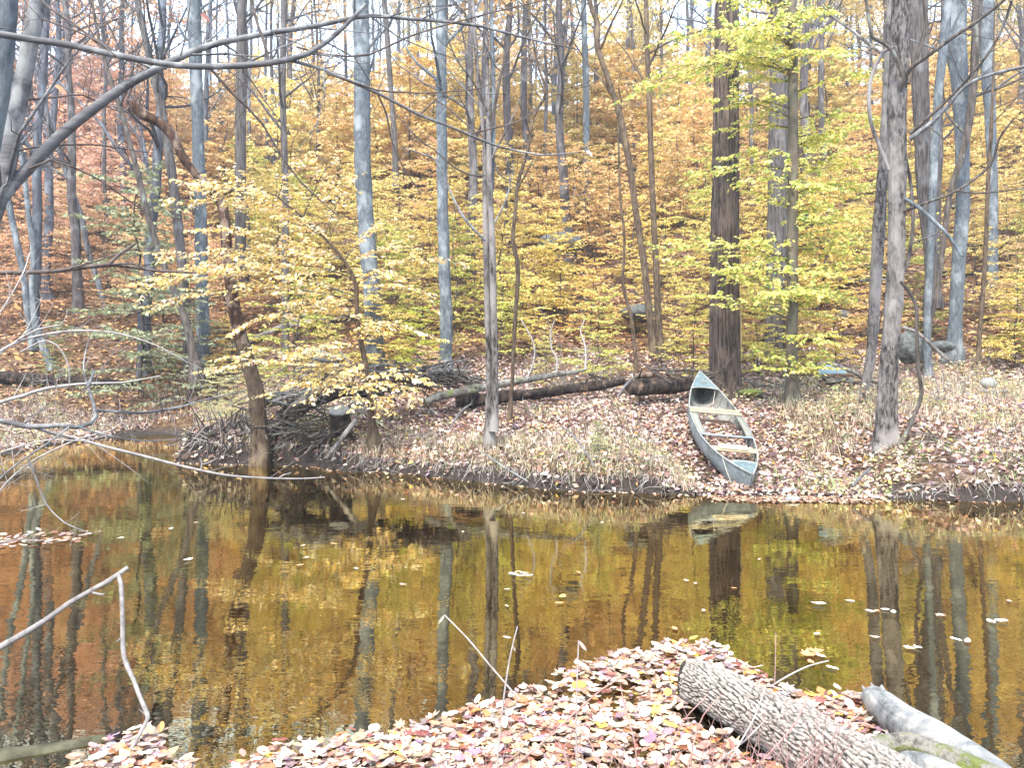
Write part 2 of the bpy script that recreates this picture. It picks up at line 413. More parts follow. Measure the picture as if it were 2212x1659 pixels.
t.links.new(mx.outputs[0], o.inputs[0]); M['water'] = m
a = Acc(); a.add([(-62, 0, 0), (62, 0, 0), (62, 24, 0), (-62, 24, 0)], [[0, 1, 2, 3]])
tag(a.build('water', M['water'], flat=True), kind='structure')

# ------------------------------------------------------------------ leaf litter, grass and twigs on the banks
LIT = [(.56, .42, .36), (.70, .57, .48), (.40, .26, .20), (.27, .15, .12), (.78, .66, .52), (.62, .34, .16), (.74, .48, .12), (.16, .09, .08), (.44, .31, .33)]
LIW = [5, 5, 4, 4, 3, 1.3, .6, 4, 3]
def scatter(n, x0, x1, y0, y1, smin, smax, keep=None):
    x = rng.uniform(x0, x1, n); y = rng.uniform(y0, y1, n); s = shore_sd(x, y)
    k = (s > smin) & (s < smax)
    if keep is not None: k &= keep(x, y)
    return x[k], y[k], s[k]
def litter(n, x0, x1, y0, y1, size, smin=.02, smax=1e9, cols=LIT, wts=LIW, keep=None, tilt=.5, zoff=.008, name='leaf_litter', mat='litter', flatwater=False):
    x, y, s = scatter(n, x0, x1, y0, y1, smin, smax, keep)
    z = height(x, y)
    if flatwater: z = np.maximum(z, .002)
    n = len(x)
    P = np.c_[x, y, z+zoff+rng.uniform(0, .03 if not flatwater else .004, n)]
    D = rnd_dirs(n); D[:, 2] = rng.normal(0, tilt*.7, n)
    Nn = np.c_[rng.normal(0, tilt, n), rng.normal(0, tilt, n), np.ones(n)]
    a = Acc(); leaves(a, P, D, Nn, rng.uniform(size[0], size[1], n), .6, palette(cols, wts, n, .16), fold=.35, curl=.15)
    return tag(a.build(name, M[mat], flat=True), kind='stuff')
cull = lambda x, y: np.abs(x) < y*.70+1.2
patchy = lambda x, y: (np.abs(x) < y*.70+1.2) & (rng.uniform(0, 1, x.shape) < np.clip((fbm(x*1.7, y*1.7, 7, 3)-.28)*5, .38, 1))
litter(80000, -12, 11, 9.9, 15, (.055, .12), keep=patchy, tilt=.8)
litter(52000, -15, 14, 15, 22, (.08, .14), keep=patchy, tilt=.8)
litter(40000, -26, 26, 22, 38, (.14, .24), cols=[(.50, .29, .12), (.66, .44, .18), (.33, .16, .09), (.52, .33, .22), (.18, .09, .06)], wts=[3, 2, 3, 2, 3], keep=cull, tilt=.6)
litter(34000, -55, 55, 38, 84, (.30, .55), cols=[(.52, .32, .14), (.66, .45, .20), (.34, .18, .10), (.22, .11, .07)], wts=[3, 2, 3, 2], keep=lambda x, y: np.abs(x) < y*.72, tilt=.7, zoff=.05)
# leaves drifted along the waterline, lying on the water
litter(9000, -9, 9, 9.6, 16, (.05, .09), smin=-.16, smax=.04, tilt=.12, name='shore_leaf_drift', flatwater=True, keep=cull, cols=[(.70, .50, .36), (.62, .36, .20), (.76, .60, .44), (.45, .24, .16)], wts=[3, 2, 3, 2])
# dark, still clear strip of red-brown leaves by the canoe bow
litter(1100, 2.6, 4.6, 9.9, 10.7, (.05, .09), smin=-.5, smax=.0, tilt=.1, name='shore_leaf_drift', flatwater=True, cols=[(.42, .26, .18), (.66, .48, .34), (.30, .17, .12)], wts=[2, 1, 2])

def blades(n, x0, x1, y0, y1, hgt, cols, wts, thr, fs=1.1, smin=.05, smax=7, name='dry_grass', wd=.006, lean=.9, keepx=None):
    x, y, s = scatter(n, x0, x1, y0, y1, smin, smax, lambda x, y: (fbm(x*fs+9, y*fs, 2, 3) > thr) & (np.abs(x) < y*.7+1) & (True if keepx is None else keepx(x, y)))
    n = len(x); z = height(x, y); H = rng.uniform(*hgt, n)
    d = rnd_dirs(n)*rng.uniform(.1, lean, (n, 1))*H[:, None]
    # tufts: pull blades towards shared roots
    P0 = np.c_[x, y, z]; P1 = P0+np.c_[d[:, 0]*.4, d[:, 1]*.4, H*.65]; P2 = P0+np.c_[d[:, 0]*1.6, d[:, 1]*1.6, H*rng.uniform(.35, .95, n)]
    sd_ = rnd_dirs(n)*wd
    v = np.stack([P0-sd_, P0+sd_, P1+sd_*.7, P1-sd_*.7, P2], 1).reshape(-1, 3); b = np.arange(n)[:, None]*5
    c = np.repeat(palette(cols, wts, n, .15), 5, 0)
    a = Acc(); a.add(v, b+np.array([[0, 1, 2, 3]]), c); a.f3.append(b+np.array([[3, 2, 4]]))
    return tag(a.build(name, M['grass'], flat=True), kind='stuff')
STRAW = [(.56, .46, .34), (.44, .35, .24), (.66, .56, .44), (.30, .33, .20), (.24, .16, .12)]
clear = lambda x, y: ~((np.abs(x-3.5) < .7) & (y < 15.4))
blades(34000, -11, 11, 9.9, 15.5, (.06, .20), STRAW, [3, 3, 2, 2, 2], .50, keepx=clear)
blades(16000, -5, 2.6, 10.4, 13.6, (.06, .22), STRAW, [3, 3, 3, 2, 1], .42, fs=.9, smax=1.3)
blades(9000, 4.6, 12, 12, 20, (.10, .34), [(.54, .45, .33), (.62, .54, .40), (.34, .37, .22), (.42, .30, .22)], [3, 3, 2, 2], .44, smax=12)
blades(11000, -16, -5, 15, 24, (.10, .34), [(.62, .50, .40), (.56, .42, .33), (.36, .38, .2), (.40, .28, .2)], [3, 3, 1.4, 2], .42, smax=12)
blades(5000, -6, 9, 10.0, 13, (.08, .2), [(.18, .26, .08), (.26, .34, .12), (.40, .44, .2)], [2, 2, 1], .54, fs=1.7, name='green_grass', smax=1.6)

def weeds(n, x0, x1, y0, y1, cols, wts, hgt, ls, thr=.52, name='weeds', smax=8):
    x, y, s = scatter(n, x0, x1, y0, y1, .1, smax, lambda x, y: (fbm(x*.8+40, y*.8, 5, 3) > thr) & clear(x, y) & (np.abs(x) < y*.7+1))
    k = 9; n = len(x); z = height(x, y)
    H = rng.uniform(*hgt, n)
    P = np.repeat(np.c_[x, y, z], k, 0)+rng.normal(0, .06, (n*k, 3))*np.array([1, 1, 0]); P[:, 2] += rng.uniform(.1, 1, n*k)*np.repeat(H, k)
    D = rnd_dirs(n*k); D[:, 2] = rng.normal(.1, .35, n*k); Nn = np.c_[rng.normal(0, .4, n*k), rng.normal(0, .4, n*k), np.ones(n*k)]
    a = Acc(); leaves(a, P, D, Nn, rng.uniform(*ls, n*k), .6, palette(cols, wts, n*k, .18), fold=.2)
    st = np.c_[x, y, z]; e = st.copy(); e[:, 2] += H; q = rnd_dirs(n)*.003
    v = np.stack([st-q, st+q, e], 1).reshape(-1, 3); a.add(v, np.arange(n)[:, None]*3+np.array([[0, 1, 2]]), np.tile((.22, .14, .10), (n*3, 1)))
    return tag(a.build(name, M['grass'], flat=True), kind='stuff')
weeds(2600, -10, 9, 10.2, 15, [(.55, .58, .28), (.68, .62, .32), (.34, .42, .16), (.60, .44, .3)], [2, 2, 1.3, 1.5], (.05, .24), (.035, .07))
weeds(1400, 4, 13, 12.5, 21, [(.66, .62, .34), (.74, .60, .28), (.40, .48, .22), (.60, .40, .26)], [2, 2, 1, 2], (.1, .5), (.05, .1), .47, smax=14)
weeds(1600, -16, -3, 14, 24, [(.64, .60, .34), (.46, .50, .24), (.60, .40, .30), (.34, .40, .20)], [2, 2, 2, 1], (.1, .5), (.05, .1), .47, smax=14)

# grass and dead fern hanging over the cut edge of the bank
r = np.random.default_rng(81); n = 16000; x = r.uniform(-6, 8.6, n); y = r.uniform(9.7, 15.2, n); s = shore_sd(x, y); k = (s > .06) & (s < .34) & (fbm(x*2.3, y*2.3, 9, 3) > .42) & ~((x > 2.6) & (x < 4.9)); x, y = x[k], y[k]; n = len(x)
P0 = np.c_[x, y, height(x, y)]; out_ = np.c_[r.normal(.15, .5, n), -np.abs(r.normal(.8, .3, n)), np.zeros(n)]; H = r.uniform(.08, .30, n)[:, None]
P1 = P0+out_*H*.45+np.array([0, 0, 1])*H*.35; P2 = P0+out_*H*1.0-np.array([0, 0, 1])*H*r.uniform(-.1, .7, (n, 1)); q = rnd_dirs(n)*.006
v = np.stack([P0-q, P0+q, P1+q*.8, P1-q*.8, P2], 1).reshape(-1, 3); b = np.arange(n)[:, None]*5; a = Acc(); a.add(v, b+np.array([[0, 1, 2, 3]]), np.repeat(palette([(.52, .43, .31), (.62, .53, .40), (.30, .33, .18), (.26, .18, .13)], [3, 3, 2, 2], n, .15), 5, 0)); a.f3.append(b+np.array([[3, 2, 4]]))
tag(a.build('overhanging_grass', M['grass'], flat=True), kind='stuff')
# fallen twigs among the leaves
def limb_path_(p0, d, L, r):
    P = [np.asarray(p0, float)]; d = np.asarray(d, float)
    for k in range(5): d = d+r.normal(0, .15, 3)*np.array([1, 1, .3]); P.append(P[-1]+d/np.linalg.norm(d)*L/5)
    return np.array(P)
r = np.random.default_rng(71); a = Acc()
x, y, s = scatter(900, -10, 9, 9.8, 19, -.05, 9, lambda x, y: clear(x, y) & (np.abs(x) < y*.7+1))
for k in range(len(x)):
    z = float(height(x[k:k+1], y[k:k+1])[0]); an = r.uniform(0, 6.28); P = limb_path_([x[k], y[k], max(z, 0)+.02], (math.cos(an), math.sin(an), r.normal(.05, .15)), r.uniform(.2, 1.0), r)
    tube(a, P, np.linspace(r.uniform(.004, .012), .002, len(P)), 4, cap=False)
tag(a.build('fallen_twigs', M['greytwig']), kind='stuff')
# ------------------------------------------------------------------ trees
def limb_path(p0, d, L, n=7, r=rng, wob=.18, up=.0):
    P = [np.asarray(p0, float)]; d = np.asarray(d, float)/np.linalg.norm(d); st = L/n
    for k in range(n):
        d = d+r.normal(0, wob, 3)+np.array([0, 0, up]); d /= np.linalg.norm(d)
        P.append(P[-1]+d*st)
    return np.array(P)
def twigs(acc, P, R, r=rng, depth=2, dens=1.6, n=4, ratio=.5, spread=1.0, up=.04, minr=.002, lenf=.5, col=None):
    """bare side twigs along a limb, and twigs on those"""
    L = np.sum(np.linalg.norm(np.diff(P, axis=0), axis=1)); k = r.poisson(L*dens)
    for _ in range(k):
        i = r.integers(1, len(P)); q = P[i]; rr = R[min(i, len(R)-1)]*ratio
        if rr < minr: rr = minr
        T = P[i]-P[i-1]; T /= np.linalg.norm(T)+1e-9
        d = T*r.uniform(.3, .9)+r.normal(0, spread*.6, 3); l = L*lenf*r.uniform(.3, 1)
        if l < .05: continue
        Q = limb_path(q, d, l, max(3, int(l/.15) if l < 1 else 6), r, .16, up)
        rq = np.linspace(rr, minr*.7, len(Q)); tube(acc, Q, rq, n, cap=False, col=col)
        if depth > 1: twigs(acc, Q, rq, r, depth-1, dens*1.6, 3, ratio, spread, up, minr, lenf, col)

def spray(acc, wood, P, r, lsz, cols, wts, dens=1.0, droop=.12, big=False, tw=True, sub=6, sublen=.5, flat=.18, wr=.004, grad=None):
    """a beech bough: flat fans of twigs carrying two ranks of leaves"""
    L = np.sum(np.linalg.norm(np.diff(P, axis=0), axis=1))
    Ps, Ds, Ns = [], [], []
    paths = [(P, wr)]
    for s in range(sub):
        f = (s+.7)/(sub+.3); i = min(len(P)-2, int(f*(len(P)-1))); q = P[i]+(P[i+1]-P[i])*r.uniform()
        T = P[i+1]-P[i]; T = T/np.linalg.norm(T); S = np.cross(T, [0, 0, 1.0]); S /= np.linalg.norm(S)+1e-9
        sgn = 1 if s % 2 else -1
        d = T*.75+S*sgn*r.uniform(.6, 1.1)+np.array([0, 0, r.normal(0, .08)])
        l = L*sublen*(1.15-f*.75)*r.uniform(.7, 1.2)
        Q = limb_path(q, d, l, 5, r, .07, -droop*.12)
        paths.append((Q, wr*.6))
    for Q, ww in paths:
        if tw: tube(wood, Q, np.linspace(ww, ww*.35, len(Q)), 3, cap=False)
        l = np.sum(np.linalg.norm(np.diff(Q, axis=0), axis=1)); n = max(3, int(l/(lsz*.42)*dens))
        t = np.sort(r.uniform(.12, 1.0, n))*(len(Q)-1); i = np.minimum(t.astype(int), len(Q)-2); fr = (t-i)[:, None]
        q = Q[i]*(1-fr)+Q[i+1]*fr; T = Q[i+1]-Q[i]; T /= np.linalg.norm(T, axis=1)[:, None]
        S = np.cross(T, [0, 0, 1.0]); S /= np.linalg.norm(S, axis=1)[:, None]+1e-9
        sg = np.where(np.arange(n) % 2, 1, -1)[:, None]
        D = T*r.uniform(.3, .8, (n, 1))+S*sg*r.uniform(.5, 1.1, (n, 1)); D[:, 2] -= r.uniform(0, .75, n)
        Nn = np.c_[r.normal(0, flat*1.6, n), r.normal(0, flat*1.6, n), np.ones(n)]+T*r.normal(0, flat, (n, 1))
        Ps.append(q); Ds.append(D); Ns.append(Nn)
    Ps, Ds, Ns = np.vstack(Ps), np.vstack(Ds), np.vstack(Ns); n = len(Ps)
    col = palette(cols, wts, n, .13, r)
    if grad is not None: col = col*grad(Ps)
    leaves(acc, Ps, Ds, Ns, r.uniform(.7, 1.15, n)*lsz, .55, col, fold=.15, curl=.08, big=big)

YEL = [(.80, .58, .16), (.84, .66, .26), (.72, .46, .10), (.86, .72, .38), (.60, .56, .16)]
YEW = [4, 3, 2, 2, 1.2]
def trace_tree(name, trace, Y, mat, label, cat='tree', group=None, sides=18, rough=.09, flare=.14, ext=4.5, n_limbs=5, step=.18, rfun=None, dY=None, twigmat=None, base=None, limb_len=3.0, tdens=1.2):
    """trunk traced as (px, py, width px) from the base up, at depth Y; limbs grow from its upper part"""
    tr_ = np.array(trace, float); n = len(tr_)
    Ys = Y+(np.zeros(n) if dY is None else np.interp(np.arange(n)/(n-1), np.linspace(0, 1, len(dY)), dY))
    P = np.array([pt(a, b_, y) for (a, b_, c_), y in zip(tr_, Ys)]); R = tr_[:, 2]/2/FO*Ys
    P = np.vstack([P[0]+(P[0]-P[1])/np.linalg.norm(P[1]-P[0])*.35*np.array([.3, .3, 1]), P]); R = np.r_[R[0]*1.05, R]   # runs on into the ground
    if ext:
        d = P[-1]-P[-2]; d = d/np.linalg.norm(d); d = d*.6+np.array([0, 0, .4]); d /= np.linalg.norm(d)
        P = np.vstack([P, P[-1]+d*ext*.5, P[-1]+d*ext]); R = np.r_[R, R[-1]*.75, R[-1]*.35]
    Q, r = resample(P, R, step)
    o3 = P[1].copy()
    if flare:
        hgt = Q[:, 2]-o3[2]; r = r*(1+flare*.6*np.exp(-np.clip(hgt, 0, 9)/.22)); f0 = rfun; sd0 = abs(o3[0])*5
        def rfun(r_, th, P_):
            if f0 is not None: r_ = f0(r_, th, P_)
            e_ = np.exp(-np.clip(P_[:, 2]-o3[2]+.05, 0, 9)/.20)[:, None]
            return r_*(1+flare*1.6*e_*np.clip(np.cos(th[None]*4+sd0)+.5*np.cos(th[None]*3+sd0*2), 0, 2))
    root = empty(name, o3, label, cat, group)
    a = Acc(); tube(a, Q, r, sides, rough, rfun=rfun, seed=abs(o3[0])*3+Y)
    a.build('trunk', M[mat], root, o3)
    rr = np.random.default_rng(int(abs(o3[0])*997+Y*13) % 99999)
    lo = int(len(Q)*.45)
    for k in range(n_limbs):
        i = rr.integers(lo, len(Q)-2) if k else len(Q)-2
        an = rr.uniform(0, 6.28); d = np.array([math.cos(an), math.sin(an)*.8, rr.uniform(.35, 1.0)])
        L = limb_len*rr.uniform(.5, 1.1); lp = limb_path(Q[i], d, L, 8, rr, .13, .04); lr = np.linspace(min(r[i]*.5, .05), .006, len(lp))
        b_ = Acc(); tube(b_, lp, lr, 6, .06); twigs(b_, lp, lr, rr, 2, tdens, 3, .5, lenf=.4, minr=.0035)
        b_.build('limb', M[twigmat or mat], root, o3)
    return root, Q, r, o3

def furrow(depth=.07, nth=26, sc=5.0, seed=0):
    def f(r, th, P):
        s = np.concatenate([[0], np.cumsum(np.linalg.norm(np.diff(P, axis=0), axis=1))])[:, None]
        TH = th[None]+0*s; S = s+0*TH
        wv = fbm(np.cos(TH)*2+seed, np.sin(TH)*2, S*1.1, 3)*5
        d1, d2, _ = worley((TH/(2*np.pi)*nth+wv*.5), S*sc/3, None, seed)
        ed = np.clip((d2-d1)*2.2, 0, 1)
        return r*(1-depth+depth*ed*1.2+.02*(fbm(np.cos(TH)*6, np.sin(TH)*6, S*5, 2)-.4))
    return f

FOR = {}
# --- the big tree behind the canoe
FOR['big'] = trace_tree('oak_tree', [(1566, 852, 74), (1566, 820, 68), (1565, 700, 64), (1566, 500, 60), (1568, 300, 56), (1570, 0, 51)], 17.0, 'oak',
    'stout straight tree with dark furrowed brown bark just behind the far tip of the canoe', sides=120, step=.05, rough=.04, flare=.22, rfun=furrow(.07, 30, 6), n_limbs=5, ext=6, base=1)
o3 = FOR['big'][3]
a = Acc()
for k, (an, L) in enumerate(((-.5, 1.3), (.35, .8), (3.6, .8), (2.4, .6))):      # roots running out from the foot
    P = np.array([[math.cos(an)*u, -abs(math.sin(an))*u*.6, .16*math.exp(-u*2.2)] for u in np.linspace(.22, L, 9)])+o3
    P[:, 2] = height(P[:, 0], P[:, 1])+.12*np.exp(-np.linspace(0, 3, 9)); 
    ra = Acc(); tube(ra, P, np.linspace(.12, .03, 9), 10, .15); ra.build('root', M['oak'], FOR['big'][0], o3)
# --- its neighbours to the right
trace_tree('forest_tree', [(1674, 832, 46), (1675, 700, 42), (1678, 500, 41), (1682, 250, 40), (1684, 0, 39)], 21, 'greyoak',
    'grey-brown furrowed trunk half hidden by green leaves, left of the slim beech', sides=60, step=.12, rfun=furrow(.06, 24, 4, 3), rough=.05, flare=.2)
C = trace_tree('beech_tree', [(1712, 872, 30), (1712, 820, 24), (1711, 700, 24), (1712, 500, 23), (1713, 300, 22), (1713, 150, 20), (1712, 0, 18)], 15.5, 'beech',
    'slim smooth beech with bright yellow-green leaves in flat layers, right of the canoe', flare=.5, n_limbs=0, ext=3)
trace_tree('leaning_tree', [(1857, 905, 20), (1866, 850, 19), (1882, 760, 21), (1889, 650, 24), (1898, 500, 26), (1906, 380, 22), (1914, 230, 18), (1922, 60, 16)], 14.0, 'peel',
    'leaning flaky-barked tree that slants up behind the grey peeling trunk', flare=.3, rough=.12, n_limbs=4, sides=20, step=.12)
E = trace_tree('peeling_tree', [(1914, 962, 52), (1915, 900, 42), (1920, 800, 38), (1926, 715, 36), (1934, 600, 36), (1938, 400, 36), (1938, 217, 40), (1945, 100, 41), (1950, 0, 42)], 12.0, 'peel',
    'grey tree with loose peeling bark and curling vines, nearest trunk on the right-hand bank', flare=.25, rough=.07, n_limbs=0, sides=64, step=.05, ext=3, rfun=furrow(.10, 14, 2.2, 8))
E_root, E_o = E[0], E[3]
def extra(parent, o3, name, trace, Y, mat, dY=0, tw=0, n=8, sub=None, seed=1, rough=.06, minr=.003, lenf=.45):
    """a branch, vine or root traced at depth Y (to Y+dY) as a part of a tree"""
    t_ = np.array(trace, float); k = len(t_); Ys = Y+np.linspace(0, 1, k)*dY
    P = np.array([pt(a_, b_, y) for (a_, b_, c_), y in zip(t_, Ys)]); R = t_[:, 2]/2/FO*Ys
    Q, r = resample(P, R, .12); a_ = Acc(); tube(a_, Q, r, n, rough, seed=seed)
    if tw: twigs(a_, Q, r, np.random.default_rng(seed), 2, tw, 4, .5, minr=minr, lenf=lenf)
    return a_.build(name, M[mat], parent, o3), Q, r
extra(E_root, E_o, 'vine', [(1939, 965, 9), (1958, 935, 9), (1978, 890, 9), (1991, 849, 9), (1984, 800, 8), (1980, 720, 8), (1980, 670, 8), (1968, 635, 7), (1945, 608, 7)], 11.7, 'dark', seed=3)
extra(E_root, E_o, 'vine', [(1932, 100, 6), (1912, 108, 8), (1887, 150, 8), (1877, 205, 9), (1882, 265, 8), (1900, 315, 8), (1920, 366, 7)], 11.8, 'peel', seed=4)
extra(E_root, E_o, 'vine', [(1868, -20, 7), (1880, 60, 7), (1885, 80, 7), (1915, 97, 7), (1938, 125, 7), (1949, 165, 7)], 11.7, 'dark', seed=5)
extra(E_root, E_o, 'branch', [(1942, 200, 10), (1964, 150, 10), (1994, 127, 9), (2058, 80, 8), (2108, 47, 7), (2168, 0, 7), (2230, -60, 6)], 11.9, 'dark', dY=-1.0, tw=1.2, seed=6)
extra(E_root, E_o, 'branch', [(1962, 180, 8), (1985, 110, 8), (2000, 40, 8), (1990, -30, 7)], 11.9, 'dark', tw=1.0, seed=7)
extra(E_root, E_o, 'branch', [(1965, 300, 11), (2024, 254, 9), (2084, 187, 8), (2141, 160, 7), (2212, 143, 7), (2290, 120, 5)], 11.9, 'branch', dY=-1.2, tw=1.6, seed=8)
extra(E_root, E_o, 'branch', [(1965, 288, 9), (2041, 220, 7), (2108, 150, 6), (2158, 77, 5), (2185, 0, 4)], 11.9, 'dark', dY=-.8, tw=1.6, seed=9)
extra(E_root, E_o, 'branch', [(1950, 456, 8), (2005, 436, 6), (2068, 411, 6), (2138, 357, 6), (2158, 300, 5), (2190, 255, 4)], 11.9, 'dark', dY=-.8, tw=1.6, seed=10)
extra(E_root, E_o, 'branch', [(1955, 429, 8), (1985, 448, 8), (2014, 474, 8), (2050, 510, 7), (2078, 553, 6)], 11.9, 'pale', dY=-.5, tw=1.4, seed=11)
extra(E_root, E_o, 'branch', [(2068, 411, 4), (2108, 417, 4), (2170, 412, 3), (2230, 404, 3)], 11.5, 'dark', tw=1, seed=12)
extra(E_root, E_o, 'branch', [(1955, 585, 9), (1966, 540, 8), (1972, 480, 7), (1968, 400, 7), (1955, 330, 7), (1952, 250, 6)], 12.3, 'greyoak', tw=.6, seed=13)
extra(E_root, E_o, 'root', [(1918, 965, 16), (1902, 975, 9), (1884, 985, 5)], 11.8, 'peel', seed=14)
trace_tree('forest_tree', [(2004, 804, 15), (2003, 682, 15), (2010, 548, 15), (2014, 434, 16), (2024, 234, 17), (2038, 100, 18), (2048, 0, 18)], 19, 'pale',
    'slender bleached trunk just right of the grey peeling tree', n_limbs=4)
trace_tree('forest_tree', [(2061, 757, 31), (2064, 690, 27), (2074, 515, 27), (2080, 434, 27), (2076, 234, 30), (2066, 100, 40), (2064, 0, 46)], 20.5, 'pale',
    'broad smooth pale blue-grey trunk behind the upper branches of the peeling tree', n_limbs=5, sides=24, flare=.2)
trace_tree('forest_tree', [(1994, 830, 9), (2006, 720, 9), (2024, 632, 10), (2034, 560, 10), (2052, 420, 12), (2080, 330, 14), (2100, 210, 16), (2112, 0, 20)], 19.5, 'dark',
    'thin dark trunk crossing in front of the broad pale one', n_limbs=4)
trace_tree('forest_tree', [(2016, 640, 30), (2010, 540, 28), (1996, 400, 30), (1990, 240, 34), (1985, 100, 36), (1984, 0, 38)], 22, 'greyoak',
    'wide grey trunk directly behind the peeling tree, its foot lost in shrubs', n_limbs=5, sides=40, rfun=furrow(.05, 20, 3, 9))
trace_tree('forest_tree', [(2144, 640, 21), (2144, 400, 20), (2138, 234, 22), (2128, 0, 34)], 28, 'pale',
    'pale bluish trunk near the right edge, partly behind a thin brown sapling', n_limbs=5)
trace_tree('sapling', [(2114, 748, 9), (2124, 620, 9), (2130, 515, 9), (2134, 400, 8), (2141, 284, 7), (2145, 180, 5)], 19, 'brown', 'thin straight brown sapling standing clear near the right edge', n_limbs=6, limb_len=1.2, ext=2)
# --- middle of the picture
H1 = trace_tree('hornbeam_tree', [(1058, 932, 20), (1055, 880, 13), (1056, 780, 13), (1052, 640, 14), (1050, 515, 13), (1048, 420, 12), (1046, 300, 10), (1032, 160, 8), (1022, 0, 7)], 12.6, 'peel',
    'clump of slim grey stems rising from one foot in the middle of the leafy bank', n_limbs=3, ext=2.5, limb_len=2.0, rough=.1, flare=.2)
Hr, Ho = H1[0], H1[3]
extra(Hr, Ho, 'trunk', [(1066, 932, 22), (1069, 880, 15), (1069, 780, 15), (1066, 650, 15), (1063, 515, 14), (1058, 400, 13), (1056, 300, 11), (1052, 150, 9), (1050, -60, 7)], 12.5, 'peel', tw=.25, n=12, rough=.1, seed=31)
extra(Hr, Ho, 'trunk', [(1062, 420, 8), (1064, 330, 10), (1066, 200, 10), (1062, 60, 9), (1060, -40, 8)], 12.6, 'pale', tw=.3, seed=32)
extra(Hr, Ho, 'branch', [(1060, 290, 6), (1076, 190, 6), (1096, 110, 5), (1119, 70, 5), (1118, 0, 4), (1122, -50, 3)], 12.5, 'dark', tw=1.4, seed=33)
extra(Hr, Ho, 'branch', [(1046, 378, 5), (1020, 378, 4), (980, 360, 4), (940, 325, 3), (905, 300, 3), (850, 240, 2)], 12.5, 'dark', tw=1.4, dY=-.5, seed=34)
extra(Hr, Ho, 'branch', [(1052, 240, 5), (1025, 180, 4), (985, 125, 4), (965, 60, 3), (990, 10, 2)], 12.4, 'dark', tw=1.4, seed=35)
extra(Hr, Ho, 'branch', [(1049, 520, 6), (1010, 480, 6), (985, 440, 5), (965, 395, 4), (940, 345, 4), (912, 332, 3), (870, 318, 2)], 12.3, 'branch', tw=1.6, dY=-.3, seed=36)
extra(Hr, Ho, 'branch', [(1068, 480, 4), (1085, 450, 4), (1102, 400, 3), (1098, 370, 3)], 12.5, 'branch', tw=1.6, seed=37)
extra(Hr, Ho, 'branch', [(1060, 310, 4), (1075, 370, 4), (1100, 390, 3), (1125, 400, 2)], 12.5, 'dark', tw=1.4, seed=38)
trace_tree('crooked_sapling', [(1102, 884, 9), (1108, 800, 8), (1111, 715, 9), (1119, 582, 10), (1108, 520, 9), (1114, 450, 8), (1119, 394, 8), (1139, 327, 7), (1152, 254, 6), (1179, 200, 6), (1165, 150, 5), (1152, 90, 4)], 14.3, 'brown',
    'thin crooked brown sapling right of the clump of grey stems', n_limbs=9, limb_len=1.3, ext=1.2, tdens=2.2)
trace_tree('forest_tree', [(963, 790, 29), (964, 690, 27), (960, 580, 26), (957, 467, 24), (955, 380, 23), (954, 234, 23), (953, 0, 23)], 20, 'pale',
    'pale grey upright trunk left of the clump of slim stems', sides=40, rfun=furrow(.07, 16, 3, 5), n_limbs=5, flare=.15)
trace_tree('forest_tree', [(811, 788, 42), (808, 700, 38), (800, 600, 37), (790, 480, 36), (783, 330, 36), (782, 150, 35), (779, 0, 36)], 21, 'pale',
    'thick blue-grey trunk behind the yellow-leaved sapling', sides=40, rfun=furrow(.05, 20, 3, 6), n_limbs=5, flare=.12)
trace_tree('forest_tree', [(440, 790, 28), (437, 650, 27), (432, 434, 26), (426, 234, 25), (421, 100, 28), (420, 0, 30)], 24, 'pale',
    'tall pale blue trunk left of the broken orange-brown tree', sides=30, rfun=furrow(.05, 18, 3, 7), n_limbs=5)
trace_tree('forest_tree', [(424, 800, 22), (407, 715, 16), (394, 675, 14), (364, 598, 14), (347, 551, 13), (320, 467, 13), (300, 384, 12), (274, 284, 10), (254, 217, 10), (227, 133, 8), (205, 40, 6)], 21, 'dark',
    'thin dark tree slanting up to the left of the pale blue trunk', n_limbs=9, limb_len=2.6, tdens=2, flare=.25)
trace_tree('forest_tree', [(412, 795, 24), (402, 700, 20), (392, 560, 20), (378, 430, 20), (365, 330, 19), (350, 240, 18), (334, 167, 17), (314, 83, 14), (297, 0, 13)], 23, 'greyoak',
    'dark mottled trunk bending left beside the pale blue one', n_limbs=7, limb_len=3, tdens=2)
trace_tree('forest_tree', [(520, 560, 22), (519, 400, 23), (521, 150, 22), (523, 0, 20)], 27, 'greyoak', 'straight grey trunk behind the snag, right of the pale blue tree', n_limbs=6, tdens=1.8)
trace_tree('forest_tree', [(617, 757, 17), (616, 650, 16), (616, 400, 14), (611, 200, 13), (614, 0, 13)], 24, 'greyoak', 'narrow dark grey trunk between the snag and the thick blue-grey trunk', n_limbs=6, tdens=1.8)
trace_tree('forest_tree', [(855, 392, 15), (852, 300, 12), (845, 200, 11), (835, 60, 12), (830, 0, 12)], 38, 'greyoak', 'thin grey trunk ending in orange leaves just right of the thick blue-grey one', n_limbs=5)
trace_tree('forest_tree', [(1424, 740, 16), (1416, 549, 14), (1410, 434, 13), (1403, 234, 12), (1398, 100, 11)], 20.5, 'brown', 'slim brown trunk standing upright beside the slanting one, left of the big tree', n_limbs=5, tdens=1.6)
trace_tree('forest_tree', [(1410, 740, 16), (1396, 615, 15), (1389, 551, 15), (1373, 451, 14), (1359, 350, 14), (1339, 250, 14), (1322, 194, 12), (1291, 100, 12), (1291, 50, 12), (1273, 0, 10)], 20, 'brown',
    'slim brown trunk slanting left, with a kink near its top', n_limbs=5, tdens=1.6)
trace_tree('sapling', [(1378, 850, 9), (1374, 780, 8), (1363, 682, 8), (1346, 615, 7), (1349, 515, 6), (1340, 430, 5), (1336, 300, 4)], 16.5, 'brown', 'thin dark sapling in front of the log end, left of the canoe', n_limbs=7, limb_len=1.2, ext=1)
